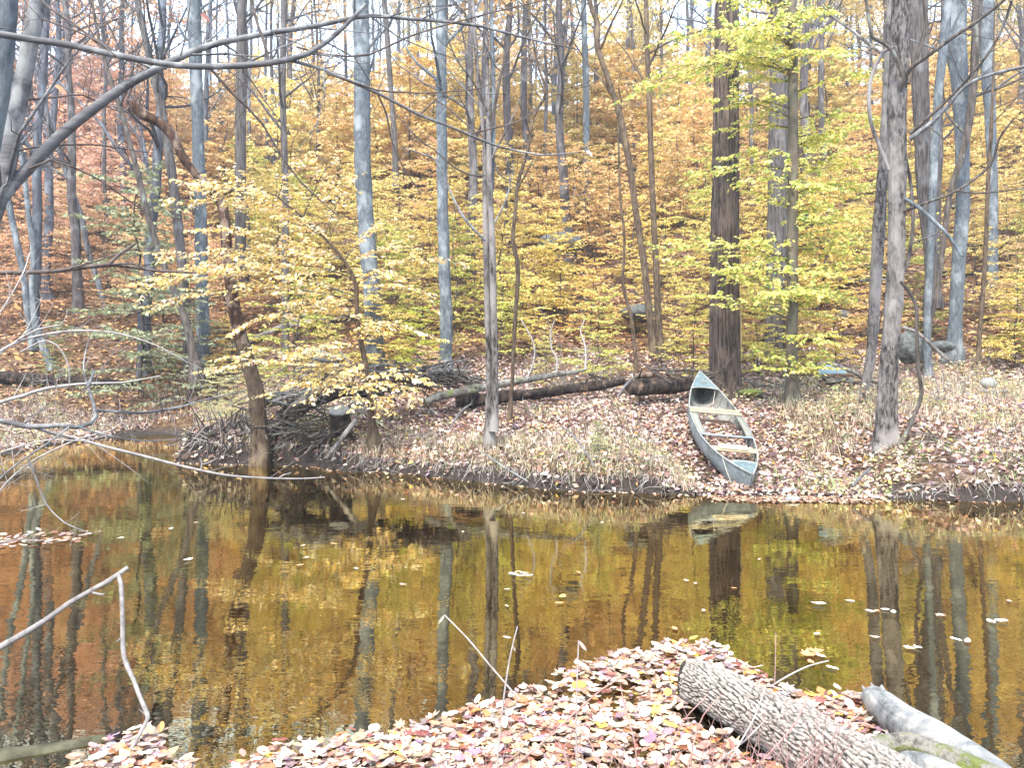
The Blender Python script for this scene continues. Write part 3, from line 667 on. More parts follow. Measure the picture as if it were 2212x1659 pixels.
trace_tree('forest_tree', [(1268, 436, 16), (1267, 300, 15), (1266, 180, 14), (1262, 60, 13)], 40, 'pale', 'short stretch of bluish trunk showing among yellow leaves up the hill', n_limbs=4)
trace_tree('forest_tree', [(112, 795, 16), (90, 740, 15), (75, 690, 14), (70, 620, 12), (72, 540, 12), (64, 480, 11), (50, 360, 10), (34, 250, 8)], 25, 'pale', 'thin blue-green trunk on the left shore that leans out at its foot', n_limbs=6, tdens=1.8)
trace_tree('forest_tree', [(70, 735, 14), (60, 670, 14), (52, 600, 13), (38, 530, 14), (25, 470, 13), (10, 380, 12), (2, 300, 11)], 26, 'pale', 'bluish trunk bowing left near the left edge of the wood', n_limbs=6, tdens=1.8)
trace_tree('forest_tree', [(250, 760, 16), (238, 700, 14), (215, 620, 12), (190, 540, 12), (176, 470, 12), (158, 420, 12), (130, 330, 10), (100, 240, 9)], 30, 'farbark', 'grey trunk slanting left through the rusty leaves of the left hillside', n_limbs=6, tdens=1.8)

# --- the broken snag in the water's edge
Mt = trace_tree('dead_tree', [(564, 984, 38), (560, 930, 38), (553, 849, 34), (535, 780, 33), (516, 715, 29), (502, 640, 27), (492, 560, 24), (486, 480, 22), (474, 430, 21), (444, 398, 19), (418, 370, 19), (400, 348, 19), (384, 318, 19), (370, 290, 23), (350, 268, 21), (328, 256, 21), (310, 247, 24), (297, 234, 30), (288, 222, 22)], 13.95, 'rotten',
    'dead tree rooted at the water edge, curving up to a broken rotten snag', n_limbs=0, ext=0, sides=30, step=.05, rough=.14, rfun=furrow(.06, 18, 3, 2))
Mt[0].children[0].data.materials.clear(); Mt[0].children[0].data.materials.append(M['rotten'])
me = Mt[0].children[0].data; me.materials.append(M['brown'])
for p in me.polygons:
    if p.center.z < 2.0: p.material_index = 1
extra(Mt[0], Mt[3], 'broken_tip', [(292, 226, 14), (284, 217, 8), (272, 214, 3)], 13.95, 'dark', seed=41)
extra(Mt[0], Mt[3], 'broken_tip', [(302, 236, 14), (300, 220, 9), (304, 213, 3)], 13.9, 'dark', seed=42)
extra(Mt[0], Mt[3], 'branch', [(470, 425, 9), (500, 410, 9), (514, 400, 9), (524, 392, 5)], 13.95, 'rotten', seed=43)

# --- yellow-leaved sapling in front of it
T = trace_tree('beech_tree', [(806, 950, 20), (804, 915, 15), (800, 880, 13), (795, 815, 12), (782, 749, 12), (772, 698, 10), (768, 615, 9), (745, 565, 7), (700, 512, 6), (655, 470, 5), (600, 425, 4)], 13.4, 'brown',
    'young beech with bright yellow leaves in flat sprays over the left part of the bank', n_limbs=0, ext=0, flare=.3, sides=12, dY=[0, 0, -.3, -.8])
Tr, To = T[0], T[3]
wood, lf = Acc(), Acc(); r_ = np.random.default_rng(21)
YB = [(.84, .62, .22), (.90, .76, .44), (.78, .52, .15), (.90, .80, .58), (.84, .58, .38)]
boughs = [ # start px,py -> end px,py, depth start/end
 ((782, 749), (600, 790), 13.3, 12.6), ((800, 815), (440, 800), 13.2, 12.2), ((790, 780), (660, 868), 13.2, 12.4), ((795, 830), (900, 860), 13.3, 12.6), ((797, 820), (760, 880), 13.3, 12.3),
 ((795, 810), (930, 830), 13.4, 13.0), ((772, 698), (950, 735), 13.3, 13.0), ((772, 690), (560, 690), 13.2, 12.6), ((768, 640), (300, 605), 13.2, 12.4), ((770, 650), (330, 665), 13.2, 12.7),
 ((768, 620), (940, 640), 13.3, 13.2), ((766, 600), (990, 560), 13.3, 13.6), ((745, 565), (420, 500), 13.2, 12.5), ((745, 560), (850, 470), 13.2, 13.4), ((740, 560), (560, 540), 13.2, 13.0),
 ((720, 530), (400, 390), 13.1, 12.5), ((700, 512), (760, 380), 13.1, 13.4), ((690, 500), (520, 440), 13.1, 12.8), ((655, 470), (720, 340), 13.0, 12.8), ((655, 470), (380, 440), 13.0, 12.6),
 ((600, 425), (420, 400), 12.9, 12.6), ((600, 425), (640, 350), 12.9, 13.0), ((745, 570), (900, 530), 13.3, 13.6), ((768, 615), (850, 590), 13.3, 12.8), ((772, 698), (700, 650), 13.3, 12.7), ((782, 740), (830, 700), 13.3, 12.7),
 ((800, 860), (820, 900), 13.3, 12.9), ((800, 850), (850, 890), 13.3, 13.0), ((768, 650), (500, 720), 13.3, 12.3), ((800, 840), (560, 850), 13.2, 12.3), ((795, 800), (480, 770), 13.2, 12.5), ((760, 600), (340, 560), 13.2, 12.9), ((760, 590), (260, 640), 13.3, 12.6)]
for (a0, a1), (b0, b1), y0, y1 in boughs:
    p0, p1 = pt(a0, a1, y0), pt(b0, b1, y1); n = 8; t_ = np.linspace(0, 1, n)[:, None]
    P = p0*(1-t_)+p1*t_; P[:, 2] += np.sin(t_[:, 0]*np.pi)*np.linalg.norm(p1-p0)*.09; P += r_.normal(0, .03, P.shape)*t_
    bb = Acc(); tube(bb, P, np.linspace(.012, .004, n), 5, cap=False); bb.build('branch', M['dark'], Tr, To)
    L = np.linalg.norm(p1-p0)
    spray(lf, wood, P, r_, .080, YB, [5, 4, 2.5, 2.5, 1.5], dens=.76, big=True, sub=int(9+L*6), sublen=.34 if L > 1.5 else .5, flat=.5, wr=.004)
wood.build('twigs', M['dark'], Tr, To); o_ = lf.build('crown', M['leaf'], Tr, To, flat=True)

# --- green-yellow crown of the slim beech right of the canoe
Cr, CQ, CR, Co = C
wood, lf = Acc(), Acc(); r_ = np.random.default_rng(22)
YG = [(.62, .62, .14), (.74, .68, .18), (.42, .52, .12), (.80, .72, .30), (.30, .44, .12), (.82, .66, .22)]
def addb(lst, YS, trunkx, r_, sz, cols, wts, dens, root, o3, mat='brown', zlift=.06):
    for (a0, a1), (b0, b1), y0, y1 in lst:
        p0, p1 = pt(a0, a1, y0), pt(b0, b1, y1); n = 8; t_ = np.linspace(0, 1, n)[:, None]
        P = p0*(1-t_)+p1*t_; P[:, 2] += np.sin(t_[:, 0]*np.pi)*np.linalg.norm(p1-p0)*zlift; P += r_.normal(0, .03, P.shape)*t_
        bb = Acc(); tube(bb, P, np.linspace(.016, .004, n), 5, cap=False); bb.build('branch', M[mat], root, o3)
        L = np.linalg.norm(p1-p0)
        spray(lf, wood, P, r_, sz, cols, wts, dens=dens, big=True, sub=int(8+L*5.5), sublen=.36 if L > 1.5 else .5, flat=.5, wr=.004)
bl = []
for k in range(60):
    y = r_.uniform(-20, 790); wv = 60+90*math.exp(-((y-330)/260)**2)
    sgn = 1 if r_.uniform() < .60 else -1; L = wv*r_.uniform(.6, 1.6)
    bl.append(((1712, y+20), (1712+sgn*L, y+r_.uniform(-30, 45)), 15.5, 15.5+r_.uniform(-1.9, 1.4)))
bl += [((1706, 366), (1478, 380), 15.5, 14.8), ((1704, 150), (1400, 155), 15.5, 14.9), ((1706, 120), (1360, 210), 15.5, 14.6), ((1705, 60), (1440, 90), 15.4, 14.6), ((1708, 690), (1480, 640), 15.4, 14.6), ((1708, 650), (1430, 560), 15.5, 15.0),
       ((1708, 800), (1640, 800), 15.4, 15.0), ((1716, 790), (1770, 810), 15.4, 15.0), ((1708, 560), (1410, 530), 15.5, 15.4), ((1708, 600), (1560, 580), 15.4, 14.4), ((1706, 20), (1500, -10), 15.4, 14.8), ((1716, 540), (1880, 560), 15.5, 16), ((1716, 640), (1850, 650), 15.5, 15.8)]
addb(bl, 15.5, 1712, r_, .088, YG, [3, 4, 2.0, 3, 1.2, 2], .95, Cr, Co)
wood.build('twigs', M['brown'], Cr, Co); lf.build('crown', M['leaf'], Cr, Co, flat=True)
# ------------------------------------------------------------------ wood on the hillside
def proto_tree(seed, H=20.0, r0=.2, lean=.4):
    r = np.random.default_rng(seed); n = 16
    t_ = np.linspace(0, 1, n); P = np.c_[np.cumsum(r.normal(0, lean/6, n)), np.cumsum(r.normal(0, lean/6, n)), t_*H-.6]
    P[:, :2] -= P[0, :2]; R = r0*(1-t_*.78); R[0] *= 1.3
    a, b_ = Acc(), Acc(); Q, rr = resample(P, R, .9); tube(a, Q, rr, 9, .08, seed=seed)
    for k in range(15):
        h = r.uniform(.32, .97); i = int(h*(len(Q)-1)); an = r.uniform(0, 6.28)
        d = np.array([math.cos(an), math.sin(an), r.uniform(.3, 1.3)]); L = (5.0*(1.15-h)+1.2)*r.uniform(.6, 1.1)
        lp = limb_path(Q[i], d, L, 7, r, .14, .05); lr = np.linspace(rr[i]*.42, .012, len(lp)); tube(b_, lp, lr, 5, cap=False)
        twigs(b_, lp, lr, r, 2, 1.7, 3, .5, lenf=.42, minr=.010)
    return a.build('trunk', M['farbark'], None), tag(b_.build('limbs', M['farbark'], None), kind='stuff'), Q
def proto_canopy(seed, Q, sz, n=2600):
    r = np.random.default_rng(seed); a = Acc(); c = []
    for k in range(34):
        h = r.uniform(.42, 1.0); q = Q[int(h*(len(Q)-1))]; an = r.uniform(0, 6.28); rad = r.uniform(.3, 1)*3.6*(1.15-h*.5)
        c.append(q+np.array([math.cos(an)*rad, math.sin(an)*rad, r.uniform(.3, 1.6)]))
    c = np.array(c); P = c[r.integers(0, len(c), n)]+r.normal(0, 1, (n, 3))*np.array([.85, .85, .28])
    D = rnd_dirs(n, r); D[:, 2] = r.normal(-.3, .4, n); Nn = np.c_[r.normal(0, .5, (n, 2)), np.ones(n)]
    leaves(a, P, D, Nn, r.uniform(.7, 1.2, n)*sz, .6, palette([(1, 1, 1), (.8, .74, .62), (1.1, 1.05, 1.2), (.65, .52, .42)], [4, 2, 2, 1], n, .14, r), fold=.2)
    return a.build('crown', M['leaf'], None, flat=True)
def proto_sapling(seed, H, rad, sz, nb=26, r0=.045, crook=.12):
    r = np.random.default_rng(seed); n = 12; t_ = np.linspace(0, 1, n)
    P = np.c_[np.cumsum(r.normal(0, crook*.5, n)), np.cumsum(r.normal(0, crook*.5, n)), t_*H-.4]; P[:, :2] -= P[0, :2]
    R = r0*(1-t_*.85); a, wood, lf = Acc(), Acc(), Acc(); Q, rr = resample(P, R, .3); tube(a, Q, rr, 7, .08, seed=seed)
    for k in range(nb):
        h = .14+.86*(k+r.uniform())/nb; i = min(int(h*(len(Q)-1)), len(Q)-2); an = k*2.4+r.normal(0, .4)
        L = rad*(1.1-h*.75)*r.uniform(.6, 1.15); d = np.array([math.cos(an), math.sin(an), r.uniform(-.02, .34)])
        bp = limb_path(Q[i], d, L, 6, r, .06, -.015); tube(wood, bp, np.linspace(rr[i]*.4+.004, .005, len(bp)), 4, cap=False)
        spray(lf, wood, bp, r, sz, [(1, 1, 1), (.92, .8, .62), (1.08, 1.12, 1.5), (.74, .62, .48)], [4, 2.5, 1.6, 1.2], dens=1.1, tw=True, sub=8, sublen=.5, flat=.6, wr=.006)
    return a.build('trunk', M['farbark'], None), tag(wood.build('limbs', M['farbark'], None), kind='stuff'), lf.build('crown', M['leaf'], None, flat=True)
tallp = []
for s in range(6):
    tr1, lb, Q = proto_tree(100+s, 20+s % 3*2, .2, .5); cr1 = proto_canopy(200+s, Q, .30); tallp.append((tr1, lb, cr1))
sapp = [proto_sapling(300+s, 5.2, 2.3, .125, 34) for s in range(4)]
sapf = [proto_sapling(320+s, 8.0, 3.4, .27, 34, .07) for s in range(4)]
used = set()
def inst(srcs, root, color, colw, scale, rz):
    for s in srcs:
        if s is None: continue
        if s.name not in used and s.parent is None: o_ = s; used.add(s.name)
        else: o_ = s.copy(); COL.objects.link(o_)
        o_.parent = root; o_.matrix_parent_inverse = Matrix.Identity(4)
        o_.color = (*color, 1) if o_.name.startswith('crown') else (*colw, 1)
    root.scale = scale; root.rotation_euler = (0, 0, rz)
LM = [(-60, 'the left edge'), (92, 'the blue-green trunk'), (290, 'the dark slanting tree'), (432, 'the pale blue trunk'), (520, 'the broken snag'), (616, 'the narrow grey trunk'), (795, 'the thick blue trunk'), (957, 'the pale grey trunk'),
      (1062, 'the slim grey clump'), (1125, 'the crooked sapling'), (1266, 'the mottled boulder'), (1372, 'the slanting trunk'), (1415, 'the upright slim trunk'), (1566, 'the big brown tree'), (1680, 'the furrowed trunk'), (1712, 'the slim beech'), (1930, 'the peeling tree'), (2076, 'the broad pale trunk'), (2140, 'the bluish trunk'), (2290, 'the right edge')]
def where(px, Y):
    k = min(range(len(LM)), key=lambda i: abs(LM[i][0]-px)); dx = px-LM[k][0]
    rel = 'behind' if abs(dx) < 14 and 'edge' not in LM[k][1] else ('left of' if dx < 0 else 'right of')
    if 'edge' in LM[k][1]: rel = 'near'
    hw = 'at the hill foot' if Y < 25 else 'low on the hill' if Y < 30 else 'lower on the slope' if Y < 36 else 'partway uphill' if Y < 43 else 'halfway uphill' if Y < 50 else 'well uphill' if Y < 57 else 'high on the hill' if Y < 64 else 'near the crest' if Y < 72 else 'on the crest'
    return f'{hw}, {rel} {LM[k][1]}'
def leafcol(px, py, r):
    base = [(.87, .68, .26), (.88, .73, .32), (.86, .61, .30)][r.integers(3)]; wd = 'orange-yellow'
    if py > 430 and px > 480: base, wd = [(.86, .70, .24), (.88, .74, .26), (.84, .62, .20)][r.integers(3)], 'yellow'
    if px < 480: base, wd = [(.80, .50, .30), (.84, .58, .32), (.86, .66, .38)][r.integers(3)], 'rusty orange'
    if px < 250 and py < 420: base, wd = (.80, .54, .42), 'pink-red'
    if px > 1900: base, wd = [(.86, .70, .28), (.84, .62, .32)][r.integers(2)], 'yellow'
    if r.uniform() < .16 and px > 500 and py > 380: base, wd = (.62, .64, .18), 'yellow-green'
    return np.minimum(np.array(base)*r.uniform(.80, 1.18), .93), wd
R_ = np.random.default_rng(77)
placed = []; seen_ = set()
def place(n, y0, y1, kind, mind, x0=-160, x1=2370, s=(.8, 1.25)):
    k = tries = 0
    while k < n and tries < n*60:
        tries += 1
        Y = R_.uniform(y0, y1); px = R_.uniform(x0, x1); X = (px-1106)/FO*Y
        if any(abs(px-q[0]) < mind*30/Y and abs(Y-q[1]) < 3.0 for q in placed if q[2] == kind[0]): continue
        if kind[0] == 's' and Y < 26 and (px < 470 or 1290 < px < 1340): continue
        if shore_sd(np.array([X]), np.array([Y]))[0] < 2.0: continue
        z = float(height(np.array([X]), np.array([Y]))[0]); py = HY-(z+3-HC)/Y*FO; sc = R_.uniform(*s)
        if kind[0] == 't':
            p_ = tallp[R_.integers(6)]; blue = R_.uniform() < (.5 if px < 900 else .25)
            colw = np.array([.86, .92, 1.02] if blue else [.95, .86, .80])*R_.uniform(.7, 1.25)
            col, wd = leafcol(px, 200, R_); has = Y > 34 and R_.uniform() < ((.62 if Y < 55 else .4) if 620 < px < 1700 else .38)
            thick = R_.uniform() < .5; sw = {True: 'stout', False: 'slim'}[thick]
            lab = f"{sw} {'blue-grey' if blue else 'brownish'} {'tree with '+wd+' leaves' if has else 'bare tree'} {where(px, Y)}"
            if lab in seen_ or len(lab.replace('-', ' ').split()) > 16: continue
            seen_.add(lab); placed.append((px, Y, kind[0])); k += 1
            root = empty('forest_tree', (X, Y, z), lab, 'tree', 'forest trees up the hillside')
            inst((p_[0], p_[1], p_[2] if has else None), root, col, colw, ((1.05 if thick else .62)*R_.uniform(.9, 1.1),)*2+(sc,), R_.uniform(0, 6.28))
        else:
            far = Y > 40; p_ = (sapf if far else sapp)[R_.integers(4)]; col, wd = leafcol(px, py, R_)
            lab = f"{'tall' if sc > s[0]+(s[1]-s[0])*.66 else 'low' if sc < s[0]+(s[1]-s[0])*.33 else 'mid-sized'} {wd} understory tree {where(px, Y)}"
            if lab in seen_: continue
            seen_.add(lab); placed.append((px, Y, kind[0])); k += 1
            root = empty('understory_tree', (X, Y, z), lab, 'tree', 'understory trees on the hillside')
            inst(p_, root, col, (.8, .68, .6), (sc*R_.uniform(.9, 1.2),)*2+(sc,), R_.uniform(0, 6.28))
place(10, 24, 34, 't0', 60, s=(.7, 1.1))
place(34, 34, 50, 't0', 40)
place(95, 50, 92, 't0', 25, s=(.7, 1.3))
place(20, 19.8, 25, 's0', 60, s=(.45, .8))
place(52, 25, 34, 's0', 34, s=(.6, 1.05))
place(70, 34, 46, 's0', 24, s=(.7, 1.1))
place(105, 46, 82, 's0', 16, s=(.75, 1.2))
for p_ in tallp+sapp+sapf:      # prototypes that were never placed are removed
    for s in p_:
        if s.parent is None: bpy.data.objects.remove(s)
# green-leaved shrubs of the left bank
def bush(px, py, Y, sc, col, label, name='green_sapling', hs=1.0):
    X = (px-1106)/FO*Y; z = float(height(np.array([X]), np.array([Y]))[0]); root = empty(name, (X, Y, z), label, 'tree' if sc > .5 else 'shrub')
    src = sapp[R_.integers(4)]
    for s in src:
        o_ = s.copy(); COL.objects.link(o_); o_.parent = root; o_.color = (*col, 1) if s.name.startswith('crown') else (.6, .5, .45, 1)
    root.scale = (sc, sc, sc*hs); root.rotation_euler = (0, 0, px)
bush(300, 500, 23.5, 1.45, (.36, .40, .25), 'green-leaved sapling behind the thin dark slanting tree on the left bank')
bush(400, 600, 22.5, 0.8, (.38, .42, .27), 'smaller dull green sapling at the foot of the pale blue trunk')
bush(120, 780, 24, .36, (.40, .44, .20), 'low olive shrub at the foot of the left shore trunks', 'shrub')
bush(560, 870, 16.2, .30, (.70, .66, .30), 'low yellow-green shrub behind the snag above the root pile', 'shrub')
bush(470, 880, 16.5, .28, (.62, .60, .34), 'pale leafy shrub on the nose of land left of the snag', 'shrub')
bush(890, 640, 19.5, .42, (.56, .62, .10), 'bright green-yellow sapling left of the pale grey trunk', 'green_sapling')
bush(1290, 700, 18.3, .50, (.74, .74, .24), 'yellow-green sapling among the white stems behind the pale fallen log', 'green_sapling')
bush(1500, 720, 18.5, .52, (.78, .70, .22), 'yellow sapling just left of the big brown tree', 'understory_tree')
bush(1640, 700, 19.5, .50, (.80, .72, .20), 'yellow sapling between the big brown tree and the furrowed grey trunk', 'understory_tree')
bush(1800, 700, 19.5, .55, (.84, .66, .20), 'yellow sapling behind the small bench', 'understory_tree')
bush(2190, 640, 20, .55, (.84, .68, .22), 'yellow sapling at the right edge of the wood', 'understory_tree')
bush(930, 700, 16.5, .28, (.82, .58, .40), 'small pink-orange leaved sapling left of the pale grey trunk', 'understory_tree')
bush(1180, 790, 18, .3, (.60, .56, .24), 'low olive-yellow shrub behind the pale fallen log', 'shrub')
bush(640, 900, 14.6, .16, (.80, .68, .34), 'low yellow-leaved shoots over the dark root mass', 'shrub')
bush(500, 870, 15.6, .22, (.66, .62, .36), 'pale yellow-green shoots on the crest of the root pile', 'shrub')
bush(1290, 1000, 11.6, .11, (.5, .56, .3), 'tiny green plant at the bank edge left of the canoe', 'shrub')
bush(700, 760, 19, .38, (.76, .66, .24), 'yellow shrub behind the driftwood heap', 'shrub')

# ------------------------------------------------------------------ near tree on the left and its long limbs
root = empty('grey_tree', (-3.0, 3.5, .1), 'near smooth grey tree leaning in at the left edge with long bare limbs overhead', 'tree'); o3 = np.array([-3.0, 3.5, .1])
def part(name, tr_, Y, mat, dY=0, tw=0, seed=1, n=10, minr=.0016, lenf=.35, rt=None, oo=None, step=.08, bumps=True):
    t_ = np.array(tr_, float); k = len(t_); Ys = Y+np.linspace(0, 1, k)*dY
    P = np.array([pt(a_, b_, y) for (a_, b_, c_), y in zip(t_, Ys)]); R = t_[:, 2]/2/FO*Ys
    Q, r = resample(P, R, step); a_ = Acc(); tube(a_, Q, r, n, .05, seed=seed)
    if tw: twigs(a_, Q, r, np.random.default_rng(seed), 3 if rt is not None else 2, tw*(2.3 if rt is not None else 1.9), 3, .42, minr=minr, lenf=lenf, spread=1.0)
    return a_.build(name, M[mat], rt if rt else root, oo if oo is not None else o3)
part('trunk', [(-330, 1560, 70), (-260, 1300, 62), (-150, 900, 56), (-60, 520, 50), (-14, 280, 46), (10, 60, 44), (20, -120, 42), (30, -500, 34)], 3.6, 'pale', n=18, seed=50)
part('trunk', [(-300, 1500, 50), (-180, 1000, 44), (-60, 600, 38), (6, 400, 34), (28, 290, 33), (52, 160, 33), (82, 0, 32), (120, -240, 28)], 3.45, 'branch', n=18, seed=51)
part('limb', [(-60, 560, 34), (3, 430, 27), (60, 365, 25), (130, 292, 23), (200, 235, 21), (270, 185, 19), (334, 150, 17), (434, 103, 14), (520, 82, 12), (600, 67, 11), (680, 55, 10), (738, 43, 9), (798, 33, 9), (880, 39, 8), (965, 46, 7), (1045, 57, 6), (1119, 77, 5), (1206, 97, 3.5), (1252, 106, 2)], 3.4, 'branch', dY=.9, tw=2.0, seed=52, n=14)
part('limb', [(-120, 55, 18), (0, 73, 15), (80, 86, 14), (154, 97, 14), (260, 120, 14), (377, 140, 13), (461, 143, 13), (520, 141, 13), (581, 135, 13), (630, 126, 12), (668, 114, 11), (705, 90, 10), (750, 50, 9), (790, 8, 8)], 3.2, 'branch', dY=.2, tw=2.4, seed=53, n=14)
part('limb', [(581, 134, 7), (572, 95, 7), (556, 50, 6), (541, -10, 6), (536, -60, 4)], 3.35, 'twig', tw=2, seed=54)
part('limb', [(455, 147, 6), (501, 200, 6), (535, 232, 5), (567, 267, 5), (607, 334, 4), (651, 394, 4), (701, 440, 2.5), (735, 470, 1.5)], 3.35, 'twig', dY=.3, tw=4, seed=55)
part('limb', [(628, 130, 7), (700, 150, 7), (738, 167, 7), (815, 200, 7), (905, 247, 6.5), (960, 268, 6), (1012, 290, 6), (1072, 314, 5), (1120, 326, 4), (1166, 334, 3.5), (1215, 332, 3), (1259, 327, 2)], 3.35, 'branch', dY=.6, tw=3.2, seed=56)
part('limb', [(705, 158, 4), (760, 176, 4), (815, 194, 4), (912, 200, 3.4), (980, 196, 3), (1039, 189, 2.6), (1099, 160, 2), (1140, 140, 1.5)], 3.4, 'twig', dY=.4, tw=3, seed=57)
part('limb', [(640, 100, 4), (700, 116, 4), (750, 121, 4), (798, 117, 4), (872, 83, 4), (925, 64, 3.6), (972, 50, 3.4), (1080, 22, 3), (1200, -6, 2)], 3.5, 'twig', dY=.4, tw=3, seed=58)
part('limb', [(60, 365, 6), (110, 345, 5), (200, 380, 4), (260, 420, 3), (330, 470, 2)], 3.4, 'twig', dY=.3, tw=4, seed=59)
part('limb', [(210, 92, 5), (160, 50, 5), (110, 20, 4), (70, -20, 4)], 3.3, 'twig', tw=4, seed=60)
part('limb', [(250, 120, 5), (215, 90, 5), (170, 68, 4), (90, 40, 4)], 3.25, 'twig', tw=3, seed=61)
part('limb', [(212, 95, 4), (190, 55, 4), (150, 10, 3), (130, -30, 3)], 3.3, 'twig', tw=5, seed=62)
part('limb', [(390, 120, 4), (398, 90, 3), (405, 45, 3), (412, 0, 2)], 3.4, 'twig', tw=5, seed=63)
part('limb', [(905, 250, 4), (940, 215, 4), (1010, 270, 0.5+2), (1050, 300, 2)], 3.9, 'twig', tw=3, seed=64)
part('limb', [(815, 200, 4), (835, 245, 4), (845, 300, 3), (870, 360, 2.5), (905, 410, 2)], 3.6, 'twig', dY=.2, tw=5, seed=65)
part('limb', [(1010, 290, 4), (1070, 275, 3.5), (1130, 258, 3), (1175, 215, 2)], 3.85, 'twig', tw=4, seed=66)
part('limb', [(20, 330, 5), (90, 315, 4), (200, 312, 3.5), (245, 318, 3), (330, 330, 2)], 3.5, 'twig', dY=.5, tw=4, seed=67)
part('limb', [(60, 215, 5), (130, 208, 4), (180, 205, 3.5), (250, 238, 2)], 3.5, 'twig', dY=.5, tw=4, seed=68)
# shrivelled leaves still hanging on those limbs
for (px, py, Y, c_, lb) in ((1265, 326, 3.95, (.74, .66, .56), 'pale curled leaf caught at the tip of the long drooping limb'), (432, 30, 3.4, (.40, .18, .14), 'dark red shrivelled leaf on an upper twig at the top left'), (118, 184, 3.5, (.72, .36, .20), 'orange leaf hanging on a twig left of the crossing limbs'),
                        (926, 296, 3.6, (.52, .26, .14), 'small brown leaf in front of the thick blue-grey trunk'), (1225, 34, 4.1, (.38, .18, .14), 'dark shrivelled leaf near the top of the middle twigs'), (1180, 50, 4.0, (.50, .26, .2), 'brown shrivelled leaf beside the top middle twigs'), (930, 545, 12.6, (.5, .22, .08), 'rust-brown leaf among the yellow sprays of the young beech'),
                        (31, 770, 5, (.84, .42, .16), 'orange leaf stuck on a bare lower branch at the left edge'), (30, 660, 5, (.84, .36, .14), 'bright orange leaf on the lower left twigs')):
    a = Acc(); P = pt(px, py, Y)[None]; leaves(a, P, np.array([[.7, .1, -.35]]), np.array([[.1, -.8, .5]]), np.array([.05 if Y < 6 else .1]), .5, np.array([c_]), fold=.6, curl=.3, big=True)
    tag(a.build('leaf', M['leaf'], None, P[0], flat=True), lb, 'leaf')

# dead limb reaching in at mid height, and bleached branches low on the left
def loose(name, label, Y, mat, trs, seed, minr=.0016, group=None):
    p0 = pt(trs[0][0][0][0], trs[0][0][0][1], Y); r0 = empty(name, p0, label, 'branch', group)
    for k, (tr_, dY, tw) in enumerate(trs): part('limb' if k == 0 else 'side_branch', tr_, Y, mat, dY, tw, seed+k, 8, minr, .4, r0, p0, .06)
loose('dead_branch', 'dark bare limb reaching in level from the left edge, with one upturned stub', 5.0, 'twig', [([(-80, 590, 9), (0, 589, 9), (100, 587, 9), (167, 579, 9), (234, 572, 9), (270, 574, 7), (317, 582, 6), (370, 587, 5), (426, 589, 4)], .6, 1.0), ([(236, 571, 7), (255, 551, 7), (272, 540, 6), (292, 526, 6)], .1, 0), ([(234, 572, 5), (290, 570, 4), (330, 590, 3), (370, 600, 2)], .2, 3), ([(150, 580, 5), (220, 560, 4), (280, 540, 3), (330, 535, 2)], .3, 3)], 70)
loose('bare_branch', 'pale bleached branch forking in front of the left shore, uppermost of the low ones', 4.6, 'paletwig', [([(-90, 900, 9), (0, 869, 8), (50, 855, 8), (100, 839, 7), (184, 829, 6), (267, 826, 4), (347, 812, 2.5)], .4, 3.0), ([(0, 759, 6), (30, 742, 6), (67, 729, 5), (150, 715, 4.5), (247, 719, 4), (334, 745, 3), (400, 780, 2), (434, 796, 1.6)], .6, 4.0), ([(-20, 820, 4), (0, 765, 5), (30, 740, 4), (80, 712, 4), (130, 702, 2)], .2, 4), ([(45, 760, 3.5), (100, 735, 3.5), (135, 760, 3), (150, 800, 3), (150, 830, 3)], .1, 4), ([(-30, 720, 3), (10, 660, 3), (50, 590, 3), (64, 545, 2)], .3, 2)], 80)
loose('bare_branch', 'thick pale branch bent up like an elbow above the water at the left', 4.3, 'branch', [([(-90, 900, 11), (0, 909, 11), (67, 922, 11), (127, 919, 10), (165, 923, 10), (195, 915, 9), (207, 900, 9), (203, 875, 7), (196, 852, 7), (190, 836, 6), (198, 815, 6), (204, 800, 4)], .4, .8), ([(207, 886, 6), (240, 889, 6), (300, 892, 5.5), (350, 886, 5), (401, 876, 4), (450, 862, 3), (530, 845, 2)], .7, 4.0), ([(165, 920, 4), (190, 930, 4), (240, 942, 3), (300, 952, 2.6), (380, 950, 2)], .3, 4), ([(190, 836, 4), (180, 800, 3), (185, 760, 3), (195, 720, 2)], .2, 3), ([(150, 922, 4), (100, 960, 4), (40, 1000, 4), (-30, 1060, 4)], -.2, 5)], 90)
loose('bare_branch', 'long slender bleached branch hanging out over the water towards the snag', 4.5, 'paletwig', [([(60, 915, 6), (83, 926, 7), (120, 938, 7), (160, 946, 7), (230, 966, 7), (300, 983, 6.5), (401, 1009, 6), (484, 1026, 5), (540, 1031, 4), (601, 1034, 4), (660, 1034, 3), (701, 1031, 2.5)], 1.0, .8), ([(434, 1016, 3), (436, 1000, 3), (432, 990, 2)], 0, 0), ([(438, 1003, 2.5), (455, 998, 2.5), (470, 990, 1.6)], 0, 0), ([(600, 1034, 2), (612, 1026, 2), (628, 1022, 1.5)], 0, 0)], 100)
loose('bare_branch', 'tangle of thin pale twigs drooping to the water at the left edge', 4.2, 'paletwig', [([(-40, 1130, 4), (0, 1060, 4), (50, 1010, 4), (110, 975, 4), (180, 945, 3.5), (240, 930, 3), (262, 915, 2)], .4, 5), ([(60, 990, 4), (80, 1040, 4), (100, 1090, 3.5), (140, 1130, 3), (190, 1150, 2)], .2, 6), ([(-40, 1150, 5), (0, 1172, 4), (40, 1166, 3), (100, 1168, 2)], .2, 6), ([(-30, 990, 4), (40, 965, 4), (110, 950, 3), (180, 952, 3), (240, 938, 2)], .3, 5)], 110)

